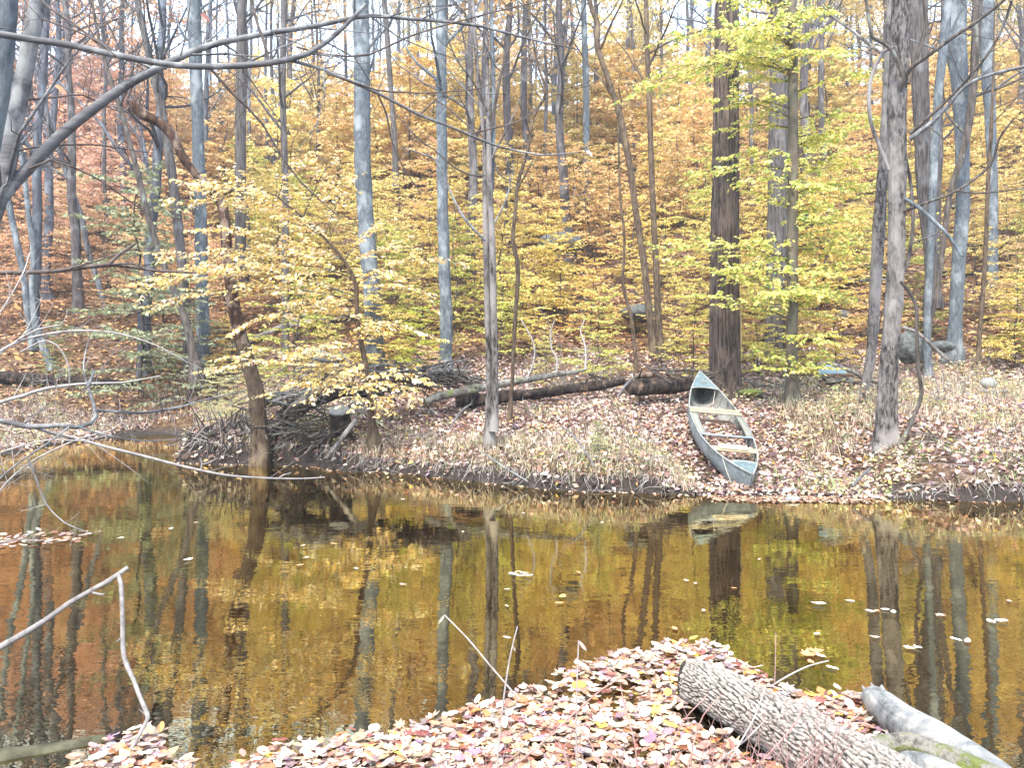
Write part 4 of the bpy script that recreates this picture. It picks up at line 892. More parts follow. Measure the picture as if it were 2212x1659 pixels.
# broken stick standing out of the water
p0 = pt(-20, 1410, 3.6); r0 = empty('broken_stick', p0, 'snapped grey stick with a sharp bend, rising from the water at lower left', 'stick')
part('stick', [(-60, 1436, 15), (0, 1399, 14), (50, 1370, 13), (100, 1339, 12), (150, 1303, 11), (190, 1280, 10), (240, 1252, 11), (277, 1226, 10)], 3.6, 'greytwig', .3, 0, 120, 12, rt=r0, oo=p0, step=.03)
part('stick', [(254, 1240, 8), (261, 1262, 9), (264, 1320, 9), (266, 1405, 10), (275, 1440, 10), (287, 1466, 9), (303, 1508, 9), (319, 1546, 10), (316, 1560, 8)], 3.85, 'greytwig',-.35, 0, 121, 12, rt=r0, oo=p0, step=.03)
part('stick', [(318, 1556, 8), (300, 1590, 9), (280, 1625, 9), (250, 1668, 10), (220, 1710, 10)], 3.5, 'greytwig', -.2, 0, 122, 12, rt=r0, oo=p0, step=.03)
for q, tr_ in enumerate(([(200, 1281, 6), (222, 1285, 4), (226, 1282, 2)], [(261, 1380, 6), (254, 1386, 3), (253, 1388, 1)], [(316, 1545, 4), (306, 1538, 2), (300, 1532, 1)])):
    part('spur', tr_, 3.75, 'greytwig', 0, 0, 123+q, 6, rt=r0, oo=p0, step=.02)

# tangles of bare brush
def brush(spots, n, mat, seed, hgt=(.5, 1.6), rad=(.004, .009)):
    r = np.random.default_rng(seed); a_ = Acc()
    for k in range(n):
        px, Y, sp = spots[r.integers(len(spots))]; x = (px-1106)/FO*Y+r.normal(0, sp); y = Y+r.normal(0, sp*.8); z = float(height(np.array([x]), np.array([y]))[0])
        if z < .1: continue
        h = r.uniform(*hgt); P = limb_path((x, y, z-.05), (r.normal(0, .6), r.normal(0, .5), 1), h, 7, r, .16, -.05); R = np.linspace(r.uniform(*rad), .0025, len(P)); tube(a_, P, R, 4, cap=False)
        twigs(a_, P, R, r, 2, 2.6, 3, .6, lenf=.45, minr=.0025)
    tag(a_.build('bare_brush', M[mat]), kind='stuff')
brush([(60, 19, .9), (160, 20.5, 1), (250, 21.5, 1), (350, 20, .8), (100, 17, .6), (20, 16.5, .6)], 120, 'twig', 1, (.6, 2.0))
brush([(80, 18, 1), (200, 20, 1), (300, 20, .9), (430, 17, .5)], 60, 'paletwig', 2, (.5, 1.6))
brush([(1080, 16.5, .5), (1150, 17, .5), (1220, 17, .5), (1310, 17.5, .5), (1000, 17, .5), (700, 18, .7)], 70, 'greytwig', 3, (.5, 1.7))
brush([(1840, 17, .5), (1990, 17, .5), (2120, 17, .6), (2060, 14, .5)], 60, 'greytwig', 4, (.4, 1.2))
# ------------------------------------------------------------------ canoe
def rigid(o3, ex, ey, ez):
    m_ = Matrix.Identity(4)
    for i in range(3): m_[i][0], m_[i][1], m_[i][2], m_[i][3] = ex[i], ey[i], ez[i], o3[i]
    return m_
bow, stern = pt(1625, 1024, 10.7), pt(1512, 803, 15.25)
L = np.linalg.norm(stern-bow); ex = (stern-bow)/L; ey = np.cross([0, 0, 1.0], ex); ey /= np.linalg.norm(ey)      # ey points to the left of the photo's canoe
roll = math.radians(-5); ez = np.cross(ex, ey); ey, ez = ey*math.cos(roll)-ez*math.sin(roll), ez*math.cos(roll)+ey*math.sin(roll)
def alu(name, c1, c2, metal=.55):
    m, t, o = newmat(name); n = noise_n(t, 5, (1, 1, 1), 8, rough=.7); c = ramp(t, n, [(.34, c1), (.62, c2)])
    n2 = noise_n(t, 22, (.25, 1, 1), 6); c = mixc(t, ramp(t, n2, [(.60, (0, 0, 0)), (.70, (1, 1, 1))]), c, tuple(x*.45 for x in c1))
    n3 = noise_n(t, 16, (.3, 1, 1), 5); c = mixc(t, ramp(t, n3, [(.64, (0, 0, 0)), (.70, (1, 1, 1))]), c, (.62, .63, .62))
    b = N_(t, 'ShaderNodeBsdfPrincipled', i_Roughness=.5, i_Metallic=metal); t.links.new(c, b.inputs['Base Color'])
    bp = N_(t, 'ShaderNodeBump', i_Strength=.25, i_Distance=.01); t.links.new(noise_n(t, 3, detail=3), bp.inputs['Height']); t.links.new(bp.outputs[0], b.inputs['Normal'])
    t.links.new(b.outputs[0], o.inputs[0]); return m
M['alu'] = alu('weathered_aluminium', (.12, .15, .165), (.27, .31, .33), .3)
M['aluin'] = alu('dull_aluminium_inside', (.15, .15, .135), (.34, .33, .30), .15)
M['deck'] = alu('faded_blue_deck', (.085, .13, .145), (.175, .23, .245), .15)
M['rail'] = alu('pale_metal_rail', (.20, .215, .21), (.40, .40, .37), .2)
M['plank'] = simple('weathered_pine', (.27, .23, .135), (.46, .41, .28), 7, (1, .12, 1), .8, bump=.3)
M['plank2'] = simple('grey_board', (.14, .14, .12), (.28, .28, .24), 7, (.12, 1, 1), .85, bump=.3)
M['cream'] = simple('fresh_board', (.48, .38, .25), (.66, .56, .40), 7, (1, .12, 1), .75, bump=.2)
M['brownwood'] = simple('brown_board', (.10, .065, .045), (.24, .16, .11), 9, (1, .15, 1), .85, bump=.3)
M['pipe'] = simple('blue_grey_pipe', (.10, .14, .20), (.40, .46, .52), 30, (1, .3, 1), .4, .3, .2)
M['cord'] = simple('pale_cord', (.50, .46, .40), (.75, .70, .62), 40, rough=.9, bump=0)
def wid(t_): return .435*(1-np.abs(2*np.clip(t_, 0, 1)-1)**2.15)+.006
def gun(t_): return -.17*(1-np.abs(2*t_-1)**2.4)
def dep(t_): return .34+(.13+.09*(t_ < .5))*np.abs(2*t_-1)**5
def hullpt(t_, s, off=0.0):                # s from -1 (right rail) over the keel to 1 (left rail)
    a_ = s*np.pi/2; sh = .5+.9*np.abs(2*t_-1)**4          # fuller amidships, V-shaped towards the ends
    y = (wid(t_)-off)*np.sign(np.sin(a_))*np.abs(np.sin(a_))**sh*(1+.11*np.sin(2*np.abs(a_))*np.clip(1-np.abs(2*t_-1)**4, 0, 1))
    zz = gun(t_)-(dep(t_)-off)*np.abs(np.cos(a_))**.8
    e = np.where(t_ < .5, 1, -1)*np.clip((np.abs(2*t_-1)-.86)/.14, 0, 1)**1.6
    rake = e*.16*(np.clip((gun(t_)-zz)/.45, 0, 1.2)**2.2)
    return np.stack([t_*L+rake, y, zz], -1)
cn = empty('canoe', bow, 'weathered grey aluminium canoe with faded blue decks, pulled up on the leafy bank', 'canoe')
cn.matrix_world = rigid(bow, ex, ey, ez)
tt = np.linspace(0, 1, 90); ss = np.linspace(-1, 1, 33); TT, SS = np.meshgrid(tt, ss, indexing='ij')
def shell(off, flip):
    v = hullpt(TT, SS, off).reshape(-1, 3); n = len(ss); i = np.arange(len(tt)-1)[:, None]*n; j = np.arange(n-1)[None]
    f = np.stack([i+j, i+j+1, i+n+j+1, i+n+j], -1).reshape(-1, 4)
    return v, f[:, ::-1] if flip else f
a = Acc(); a.add(*shell(0, False)); a.build('hull', M['alu'], cn)
a = Acc(); a.add(*shell(.006, True)); a.build('hull_lining', M['aluin'], cn)
for s in (-1, 1):
    P = hullpt(tt, np.full(len(tt), float(s))); a = Acc(); tube(a, P+np.array([0, s*.004, .004]), .013, 8); a.build('gunwale', M['rail'], cn)
for e, t0 in ((0, .115), (1, .835)):
    tq = np.linspace(0, t0, 16) if e == 0 else np.linspace(t0, 1, 22); q = np.linspace(-1, 1, 9)
    Wd = wid(tq)[:, None]*q[None]*.99; crown = .03*(1-q[None]**2)*(wid(tq)/.3)[:, None]
    v = np.stack([np.repeat((tq*L)[:, None], 9, 1), Wd, gun(tq)[:, None]+.010+crown], -1).reshape(-1, 3)
    i = np.arange(len(tq)-1)[:, None]*9; j = np.arange(8)[None]; f = np.stack([i+j, i+j+1, i+10+j, i+9+j], -1).reshape(-1, 4)
    a = Acc(); a.add(v, f); v2 = v-np.array([0, 0, .006]); a.add(v2, f[:, ::-1]); dk = a.build('deck', M['deck'], cn)
    te = t0; lip = Acc(); P = np.array([[te*L, wid(te)*u, gun(te)+.012+.03*(1-u*u)*wid(te)/.3] for u in np.linspace(-1, 1, 9)]); tube(lip, P, .010, 6); lip.build('deck_edge', M['rail'], dk)
    stem = Acc(); tz = 0.004 if e == 0 else .996; P = hullpt(np.full(9, tz), np.linspace(1, 0, 9)); P[:, 1] = 0; P[:, 0] += -.006 if e == 0 else .006; tube(stem, P, .012, 6); stem.build('stem_band', M['rail'], cn)
# worn round badge on the far deck
a = Acc(); te = .90; c0 = np.array([te*L, 0, gun(te)+.016+.03*wid(te)/.3]); 
P = np.array([c0+[.055*math.cos(u), .05*math.sin(u), 0] for u in np.linspace(0, 2*np.pi, 25)]); tube(a, P, .0045, 5, cap=False)
P = np.array([c0+[.022*math.cos(u)+.012, .022*math.sin(u), .0] for u in np.linspace(0, 4.2, 12)]); tube(a, P, .0045, 5)
box(a, c0-np.array([.10, 0, -.002]), (.016, .16, .003)); a.build('badge', M['rail'], cn)
for t_ in np.linspace(.13, .93, 14):        # ribs
    P = hullpt(np.full(17, t_), np.linspace(-.97, .97, 17), .016); a = Acc(); tube(a, P, .010, 5); a.build('rib', M['aluin'], cn)
def cross(name, t_, wdt, th, mat, dz=0, sh=1.0, yoff=0, bev=.004, xo=0):
    a = Acc(); w_ = float(wid(t_))*2*sh; box(a, (t_*L+xo, yoff, float(gun(t_))+dz), (wdt, w_, th), bev=bev); return a.build(name, M[mat], cn)
cross('seat_plank', .622, .095, .028, 'plank', .022, 1.03); cross('seat_plank', .594, .085, .026, 'plank', .024, 1.04)
s2 = cross('seat_plank', .240, .15, .028, 'plank', .010, 1.02)
a = Acc(); box(a, (.240*L+.01, .03, float(gun(.24))+.045), (.15, .44, .035), bev=.005); a.build('board', M['cream'], s2)
a = Acc()
for q in (-.075, -.055, -.03): tube(a, np.array([[.24*L-.075, q, float(gun(.24))+.03], [.24*L-.07, q, float(gun(.24))+.066], [.24*L+.09, q+.01, float(gun(.24))+.066], [.24*L+.092, q, float(gun(.24))+.02]]), .004, 5)
a.build('cord', M['cord'], s2)
cross('thwart_bar', .372, .035, .035, 'pipe', .012, 1.0, bev=.012)
for s in (-1, 1):                            # wide grey boards along both rails
    P0, P1 = .372, .580; xs = np.linspace(P0, P1, 9); yo = wid(xs)*.995; yi = yo-.10; zt = gun(xs)+.022
    a = Acc(); ring = []
    for k in range(9): ring += [(xs[k]*L, s*yo[k], zt[k]), (xs[k]*L, s*yi[k], zt[k]), (xs[k]*L, s*yi[k], zt[k]-.03), (xs[k]*L, s*yo[k], zt[k]-.03)]
    f = [[4*k+q, 4*k+(q+1) % 4, 4*k+4+(q+1) % 4, 4*k+4+q] for k in range(8) for q in range(4)]+[[0, 1, 2, 3], [32, 33, 34, 35]]
    a.add(ring, f); a.build('side_board', M['plank2'], cn)
    for t_ in (.39, .48, .56):
        a = Acc(); box(a, (t_*L, s*(float(wid(t_))-.075), float(gun(t_))-.125), (.05, .022, .25), bev=.003); a.build('upright', M['plank2'], cn)
for t_, zz in ((.47, -.26), (.30, -.20)):
    a = Acc(); box(a, (t_*L, 0, float(gun(t_))+zz), (.07, float(wid(t_))*1.75, .03), bev=.004); a.build('floor_slat', M['brownwood'], cn)
a = Acc(); P = []
for u in np.linspace(0, 1, 14): P.append([.74*L+.35*u, -.20+.18*math.sin(u*5), float(gun(.78))-.22-.05*math.sin(u*3)])
tube(a, np.array(P), .006, 5); P = [[.845*L, -.19, float(gun(.845))+.005], [.82*L, -.16, -.30], [.80*L, -.14, -.44]]; tube(a, resample(P, [.005]*3, .05)[0], .005, 5); a.build('rope', M['cord'], cn)
a = Acc(); P = [hullpt(np.array(.16), np.array(1.0))+[0, .01, 0], hullpt(np.array(.12), np.array(.8))+[0, .012, 0], hullpt(np.array(.09), np.array(.5))+[0, .014, 0], hullpt(np.array(.045), np.array(.25))+[0, .012, 0], hullpt(np.array(.01), np.array(.1))+[0, .01, 0]]
tube(a, resample(P, [.004]*5, .04)[0], .0045, 5); a.build('rope', M['cord'], cn)
# leaves lying in it
r_ = np.random.default_rng(5); n = 3400; tq = r_.uniform(.14, .80, n)
lv = -.20+.03*r_.normal(0, 1, n)-.10*(tq > .60); yy = r_.uniform(-1, 1, n)*wid(tq)*np.where(tq > .6, .55, .86)
loc = np.c_[tq*L, yy, gun(tq)+np.minimum(lv, -.12)+.05*(np.abs(yy)/wid(tq))**2-.02]; 
loc = loc[~((tq > .66) & (r_.uniform(0, 1, n) < .8))]
Wp = bow+loc[:, :1]*ex+loc[:, 1:2]*ey+loc[:, 2:]*ez; n = len(Wp)
D = rnd_dirs(n, r_); D[:, 2] = r_.normal(.2, .3, n); Nn = np.c_[r_.normal(0, .5, (n, 2)), np.ones(n)]
a = Acc(); leaves(a, Wp, D, Nn, r_.uniform(.05, .09, n), .6, palette(LIT, LIW, n, .16, r_), fold=.35, curl=.15); 
bx = np.linspace(.14, .66, 14); v = []
for t_ in bx:
    for q in np.linspace(-1, 1, 5): v.append(bow+t_*L*ex+q*wid(t_)*.86*ey+(gun(t_)-.225)*ez)
f = [[i*5+j, i*5+j+1, i*5+6+j, i*5+5+j] for i in range(13) for j in range(4)]; a.add(v, f, (.16, .10, .07))
tag(a.build('leaf_litter', M['litter'], flat=True), kind='stuff')

# ------------------------------------------------------------------ fallen logs, driftwood, stump
def log(name, label, trace, Y, mat, dY=0, n=16, rough=.12, rfun=None, tw=0, cat='log', seed=1, step=.08, group=None, hollow=False):
    t_ = np.array(trace, float); k = len(t_); Ys = (np.array(dY)+Y) if isinstance(dY, (list, tuple)) else Y+np.linspace(0, 1, k)*dY
    P = np.array([pt(a_, b_, y) for (a_, b_, c_), y in zip(t_, Ys)]); R = t_[:, 2]/2/FO*Ys
    Q, r = resample(P, R, step); a_ = Acc(); tube(a_, Q, r, n, rough, rfun, seed=seed); 
    if tw: twigs(a_, Q, r, np.random.default_rng(seed), 2, tw, 4, .3)
    o_ = a_.build(name, M[mat], None, Q[0]); tag(o_, label, cat, group); return o_
M['mossy'] = bark('mossy_grey_bark', (.06, .055, .045), (.25, .235, .21), (.15, .18, .05), 14, .5, .7, .36, .62, 3.5, (.56, .68))
M['moss'] = simple('green_moss', (.07, .10, .02), (.24, .29, .07), 30, rough=.95, bump=.8, dist=.02)
M['black'] = bark('black_rotten_wood', (.010, .008, .007), (.07, .05, .042), (.16, .11, .08), 12, .4, 1.0, .4, .66, 6, (.56, .7))
M['log'] = bark('grey_log_bark', (.07, .06, .055), (.26, .235, .215), (.34, .325, .30), 16, .4, .8, .36, .62, 4, (.5, .66))
log('fallen_log', 'long pale grey fallen log raised on debris behind the slim grey clump', [(918, 868, 16), (950, 856, 18), (1039, 838, 18), (1100, 826, 17), (1139, 820, 15), (1200, 810, 12), (1240, 804, 9), (1268, 798, 5)], 14.8, 'mossy', .9, tw=0)
log('rotten_log', 'black rotting log on the ground behind the pale fallen one', [(985, 866, 30), (1050, 862, 28), (1140, 852, 24), (1210, 843, 22), (1290, 834, 20), (1350, 824, 14)], 15.8, 'black', .5, rough=.3)
log('rotten_log', 'big broken rotten log end left of the far tip of the canoe', [(1358, 838, 30), (1385, 838, 36), (1430, 834, 36), (1480, 830, 30), (1530, 826, 22)], 15.9, 'black', .6, rough=.35, seed=5, n=24)
log('rotten_log', 'upper brown rotten log lying across the broken log end', [(1370, 812, 12), (1410, 812, 18), (1450, 818, 18), (1500, 822, 15), (1530, 824, 10)], 16.2, 'rotten', .4, rough=.3, seed=6)
log('dead_branch', 'thin brown pole lying above the rotten logs left of the big tree', [(1400, 796, 6), (1440, 800, 6), (1490, 800, 6), (1540, 806, 5)], 16.4, 'dark', 0, tw=1.5, cat='branch')
log('dead_branch', 'grey branch propped against the broken log end', [(1334, 856, 5), (1352, 832, 6), (1370, 815, 6)], 15.6, 'branch', 0, cat='branch')
log('driftwood', 'broken slanting board on the driftwood heap left of the pale grey trunk', [(922, 824, 16), (942, 802, 17), (966, 780, 9)], 15.4, 'log', .2, n=6)
log('driftwood', 'moss-topped log end on the driftwood heap', [(955, 812, 15), (985, 806, 17), (1013, 803, 10)], 15.6, 'mossy', .2, rough=.2)
log('driftwood', 'brown log at the back of the bank right of the snag', [(664, 762, 22), (700, 772, 22), (735, 778, 16)], 17, 'log', .2, rough=.2)
log('driftwood', 'short knobbly grey log slanting down from the bank top', [(674, 838, 10), (655, 862, 10), (632, 876, 10), (616, 892, 9)], 13.7, 'log', .1, rough=.25)
log('driftwood', 'long root-like pole lying along the bank top right of the snag', [(590, 866, 8), (640, 852, 7), (690, 838, 6), (740, 830, 5)], 13.9, 'log', .2)
log('driftwood', 'pole leaning down the bank below the cut stump', [(770, 905, 10), (745, 938, 10), (722, 968, 9), (705, 990, 8)], 13.25, 'log', -.15)
log('driftwood', 'dark slanting log at the water edge left of the snag', [(395, 992, 30), (420, 968, 36), (446, 940, 30), (462, 925, 16)], 14.35, 'black', .3, rough=.3)
log('driftwood', 'dark log shape added for the shaded hollow in the bank above the root pile', [(600, 900, 26), (640, 884, 34), (690, 862, 30), (750, 846, 24), (830, 850, 20)], 14.4, 'black', .5, rough=.35)  # black log stands in for the shade under the bank overhang
log('dead_branch', 'grey forked branch lying on the leaves below the slim grey clump', [(968, 930, 4), (985, 905, 5), (1000, 885, 5), (1020, 872, 4)], 13.0, 'branch', 0, tw=3, cat='branch')
log('dead_branch', 'straight pale stick slanting to the water in the middle of the bank', [(1216, 920, 3), (1250, 955, 4), (1285, 1008, 3.5)], 11.3, 'branch', -.3, cat='branch')
log('dead_branch', 'pale twig running into the water below the slim grey clump', [(1040, 935+40, 3), (1090, 1010, 3.5), (1140, 1040, 3)], 11.6, 'branch', -.3, cat='branch')
log('dead_branch', 'dark curved twig on the leaves right of the peeling tree', [(2000, 925, 5), (2025, 950, 5), (2050, 980, 4)], 11.6, 'dark', 0, cat='branch')
log('dead_branch', 'pale stick at the water edge right of the canoe', [(1841, 1050, 6), (1860, 1030, 6), (1880, 1012, 5)], 10.45, 'branch', .2, cat='branch')
log('dead_branch', 'thick pale branch slanting down among the trunks behind the peeling tree', [(1950, 706, 8), (1985, 722, 8), (2030, 762, 7), (2050, 780, 5)], 17, 'log', 0, cat='branch')
# cut stump with a twig mat on it
S0 = pt(737, 928, 13.75); st_ = empty('tree_stump', S0, 'old cut stump with a pale grey top, on the bank right of the snag', 'stump')
hz = .34; a = Acc(); P = np.array([S0+[0, -.45*max(u, 0), u] for u in np.linspace(-.25, hz, 8)]); tube(a, P, np.linspace(.21, .185, 8), 30, .06, furrow(.08, 16, 4, 11)); a.build('trunk', M['black'], st_, S0)
M['cutwood'] = simple('weathered_cut_wood', (.14, .14, .135), (.30, .295, .28), 14, (1, 4, 1), .9, bump=.4)
a = Acc(); tube(a, np.array([S0+[0, -.45*hz, hz-.002], S0+[0, -.45*hz-.012, hz+.022]]), [.183, .178], 30, .04); a.build('cut_top', M['cutwood'], st_, S0)

def pile(name, label, spots, n, lens, rad, mat, seed, kind=None, cat='driftwood heap', steep=.5, dirs=None):
    r = np.random.default_rng(seed); a_ = Acc(); big_ = []
    for k in range(n):
        p = spots[r.integers(len(spots))]; q = np.array([p[0]+r.normal(0, p[3]), p[1]+r.normal(0, p[3]*.7), p[2]+abs(r.normal(0, p[4]))]) 
        an = r.uniform(0, 6.28); d = np.array([math.cos(an), math.sin(an)*.6, r.normal(0, steep)]) if dirs is None else np.array(dirs)+r.normal(0, .45, 3)
        l = r.uniform(*lens); P = limb_path(q-d/np.linalg.norm(d)*l/2, d, l, 5, r, .12); rr = r.uniform(*rad); tube(a_, P, np.linspace(rr, rr*.6, len(P)), 5, .1, seed=k)
    o_ = a_.build(name, M[mat]); tag(o_, kind='stuff'); return o_
def gp(px, py, Y, s=.2, h=.08): p = pt(px, py, Y); return (p[0], p[1], p[2], s, h)
pile('driftwood_sticks', '', [gp(480, 960, 14.6, .25), gp(510, 920, 14.8, .3), gp(450, 950, 14.5, .25), gp(530, 950, 14.6, .2), gp(500, 975, 14.3, .2)], 240, (.25, .8), (.005, .018), 'dark', 1, dirs=(.35, -.3, .75))
pile('driftwood_sticks', '', [gp(480, 950, 14.4, .3), gp(520, 930, 14.5, .3), gp(600, 930, 14.3, .3)], 60, (.3, .9), (.004, .012), 'paletwig', 2, steep=.6)
pile('driftwood_sticks', '', [gp(620, 880, 14.2, .3), gp(660, 890, 14.0, .3), gp(600, 920, 14.2, .3), gp(640, 940, 13.9, .3), gp(690, 950, 13.7, .25)], 170, (.2, .7), (.006, .024), 'dark', 3, steep=.3)
pile('driftwood_sticks', '', [gp(880, 815, 15.5, .4, .12), gp(930, 830, 15.3, .3, .1), gp(860, 835, 15.2, .4, .1), gp(985, 825, 15.4, .3), gp(820, 845, 15.0, .5)], 260, (.25, .9), (.006, .03), 'dark', 4, steep=.3)
pile('driftwood_sticks', '', [gp(780, 885, 14.0, .12, .05), gp(768, 875, 14.1, .1, .05)], 90, (.15, .4), (.003, .008), 'paletwig', 5, steep=.4)
pile('driftwood_sticks', '', [gp(900, 810, 15.4, .5, .1), gp(700, 800, 16.4, .6, .1), gp(640, 860, 14.2, .4, .05)], 50, (.3, 1.1), (.006, .02), 'branch', 6, steep=.25)
pile('driftwood_sticks', '', [gp(1440, 812, 16.4, .7, .08), gp(1640, 838, 18, .5, .06), gp(1810, 830, 17, .6, .1)], 60, (.3, 1.1), (.008, .03), 'dark', 7, steep=.2)
# fine hanging roots at the undercut lip
r = np.random.default_rng(9); a = Acc()
for k in range(420):
    x = r.uniform(-6, 8.5); yy = np.linspace(9.7, 15.5, 240); sdv = shore_sd(np.full(240, x), yy); j = np.argmax(sdv > .06); y_ = yy[j]
    if 2.6 < x < 5: continue
    z = float(height(np.array([x]), np.array([y_+.08]))[0]); P = limb_path([x, y_+.05, z+.02], (r.normal(0, .6), -.5, -.55), r.uniform(.15, .45), 5, r, .25); tube(a, P, np.linspace(.005, .002, len(P)), 3, cap=False)
tag(a.build('hanging_roots', M['paletwig']), kind='stuff')
# white-barked shoots standing on the pale fallen log
for k, (tr_, lb) in enumerate(((([(1138, 818, 4), (1150, 790, 4), (1155, 760, 4), (1150, 735, 3.5), (1140, 715, 3), (1125, 690, 2)]), 'leftmost of the white crooked shoots on the pale fallen log'), (([(1202, 806, 5), (1203, 775, 4.5), (1192, 755, 4), (1190, 720, 3), (1198, 690, 2)]), 'middle white crooked shoot on the pale fallen log'), (([(1264, 798, 5), (1266, 765, 5), (1262, 740, 4), (1254, 715, 3), (1263, 690, 2)]), 'white crooked shoot at the thin end of the pale fallen log'))):
    log('bare_shoot', lb, tr_, 15.3, 'paletwig', .2, n=6, tw=3.5, cat='shoot', seed=60+k)
# rock, bench, board, rag
def rock(name, label, c, s, mat, seed, cat='rock', sub=4):
    import bmesh
    bm = bmesh.new(); bmesh.ops.create_icosphere(bm, subdivisions=sub, radius=1); v = np.array([q.co[:] for q in bm.verts])
    d = 1+.5*(fbm(v[:, 0]*1.3+seed, v[:, 1]*1.3, v[:, 2]*1.3, 4)-.45)
    for q, k in zip(bm.verts, d): q.co = Vector((q.co.x*s[0]*k, q.co.y*s[1]*k, q.co.z*s[2]*k))
    me = bpy.data.meshes.new(name); bm.to_mesh(me); bm.free(); me.materials.append(M[mat]); o_ = bpy.data.objects.new(name, me); COL.objects.link(o_); o_.location = Vector(c)
    me.polygons.foreach_set('use_smooth', np.ones(len(me.polygons), bool)); return tag(o_, label, cat)
M['rock'] = simple('lichened_rock', (.03, .032, .03), (.15, .16, .155), 9, rough=.9, bump=.8, dist=.04)
M['wetrock'] = simple('grey_wet_stone', (.16, .17, .18), (.34, .35, .36), 9, rough=.5, bump=.4)
rock('rock', 'mottled grey boulder behind the peeling tree', pt(1966, 750, 19.5), (.36, .36, .42), "rock", 1)
rock('rock', 'dark boulder at the foot of the broad pale trunk', pt(2036, 748, 20), (.28, .3, .16), "rock", 2)
rock('boulder', 'pale blue-grey boulder showing among yellow leaves partway up the hill', pt(1207, 524, 30), (.9, .6, .42), 'rock', 3, 'boulder')
rock('boulder', 'wide dark boulder in the shadow left of the upright brown trunk', pt(1385, 676, 24), (.7, .6, .28), 'rock', 4, 'boulder')
for k, (x, y, s, lb) in enumerate(((1706, 1062, .10, 'larger of the two grey stones at the waterline right of the canoe'), (1712, 1078, .07, 'smaller grey stone at the waterline right of the canoe'), (1752, 1060, .08, 'flat grey stone half buried in leaves by the water'))):
    rock('stone', lb, pt(x, y, 1.7*FO/(y+4-HY)), (s*1.4, s, s*.6), 'wetrock', 10+k, 'stone', 3)
rock('moss_mound', 'bright green moss mound by the foot of the big brown tree', pt(1622, 848, 16.6), (.28, .25, .08), 'moss', 20, 'moss', 4)
Bn = pt(1800, 848, 16.5); bn = empty('bench', Bn, 'small rough wooden bench under a pale blue metal sheet, left of the leaning tree', 'bench')
def bpart(name, px, py, w_, h_, d_, mat, dy=0, par=None, rot=0): a = Acc(); p = pt(px, py, 16.5+dy); box(a, p, (w_*16.5/FO, d_, h_*16.5/FO), R=Matrix.Rotation(math.radians(rot), 3, 'Y'), bev=.006); return a.build(name, M[mat], par or bn, Bn)
bpart('top_board', 1805, 810, 82, 5, .35, 'brownwood'); bpart('apron', 1815, 822, 60, 9, .04, 'plank2', -.12)
bpart('leg', 1836, 838, 9, 30, .07, 'brownwood', -.1); bpart('leg', 1778, 838, 9, 30, .07, 'brownwood', -.1); bpart('leg', 1838, 832, 8, 28, .07, 'brownwood', .2); bpart('leg', 1780, 832, 8, 28, .07, 'brownwood', .2); bpart('stretcher', 1800, 852, 54, 8, .05, 'plank2', -.16)
M['blue'] = simple('pale_blue_sheet', (.22, .36, .43), (.42, .54, .58), 3, (.3, 1, 3), .35, .3, .1)
shp = [(1768, 802), (1772, 788), (1800, 786), (1822, 794), (1830, 806), (1770, 808)]
a = Acc(); v = [pt(x, y, 16.5+.05*((808-y)/20)) for x, y in shp]; v2 = [p+np.array([0, .02, 0]) for p in v]; c0 = np.mean(v, 0); c1 = np.mean(v2, 0)
a.add(v+[c0], [[6, k, (k+1) % 6] for k in range(6)]); a.add(v2+[c1], [[6, (k+1) % 6, k] for k in range(6)]); a.add(v+v2, [[k, 6+k, 6+(k+1) % 6, (k+1) % 6] for k in range(6)])
tag(a.build('metal_sheet', M['blue'], None, v[0], flat=True), 'pale blue bent metal sheet lying on the small bench', 'metal sheet')
for yy in (797, 802): 
    a = Acc(); tube(a, np.array([pt(1772, yy, 16.44), pt(1824, yy+2, 16.44)]), .006, 5); o_ = a.build('rib', M['blue'], bpy.data.objects['metal_sheet'], v[0])
log('dead_branch', 'bleached curved branch arching over the small bench', [(1766, 786, 5), (1790, 784, 8), (1812, 792, 9), (1835, 800, 9), (1858, 812, 8), (1890, 838, 6)], 16.3, 'log', -.3, cat='branch', tw=1)
M['tan'] = simple('tan_split_wood', (.42, .30, .16), (.66, .50, .30), 9, (1, 1, .1), .8, bump=.3)
a = Acc(); p0, p1 = pt(1600.5, 770, 17.05), pt(1597.5, 632, 17.1); tube(a, np.array([p0, (p0+p1)/2+[.01, 0, 0], p1]), [.020, .022, .018], 4); tag(a.build('wooden_stake', M['tan'], None, p0), 'thin tan strip of wood standing against the right side of the big tree', 'stake')
a = Acc(); p = [pt(x, y, 18) for x, y in ((1702, 858), (1690, 800), (1698, 770), (1706, 800), (1730, 850))]
tag(log('broken_board', 'grey split slab of wood leaning at the foot of the furrowed grey trunk', [(1718, 848, 26), (1706, 825, 22), (1697, 800, 10), (1694, 780, 3)], 18, 'plank2', .1, n=5, rough=.05, cat='board'))
rock('white_rag', 'crumpled whitish scrap in the weeds at the right edge', pt(2135, 828, 16), (.16, .1, .13), 'rail', 33, 'scrap', 3)
log('dead_branch', 'pale branch lying in the weeds by the whitish scrap', [(2110, 842, 7), (2140, 846, 8), (2180, 846, 6)], 15.6, 'log', 0, cat='branch')

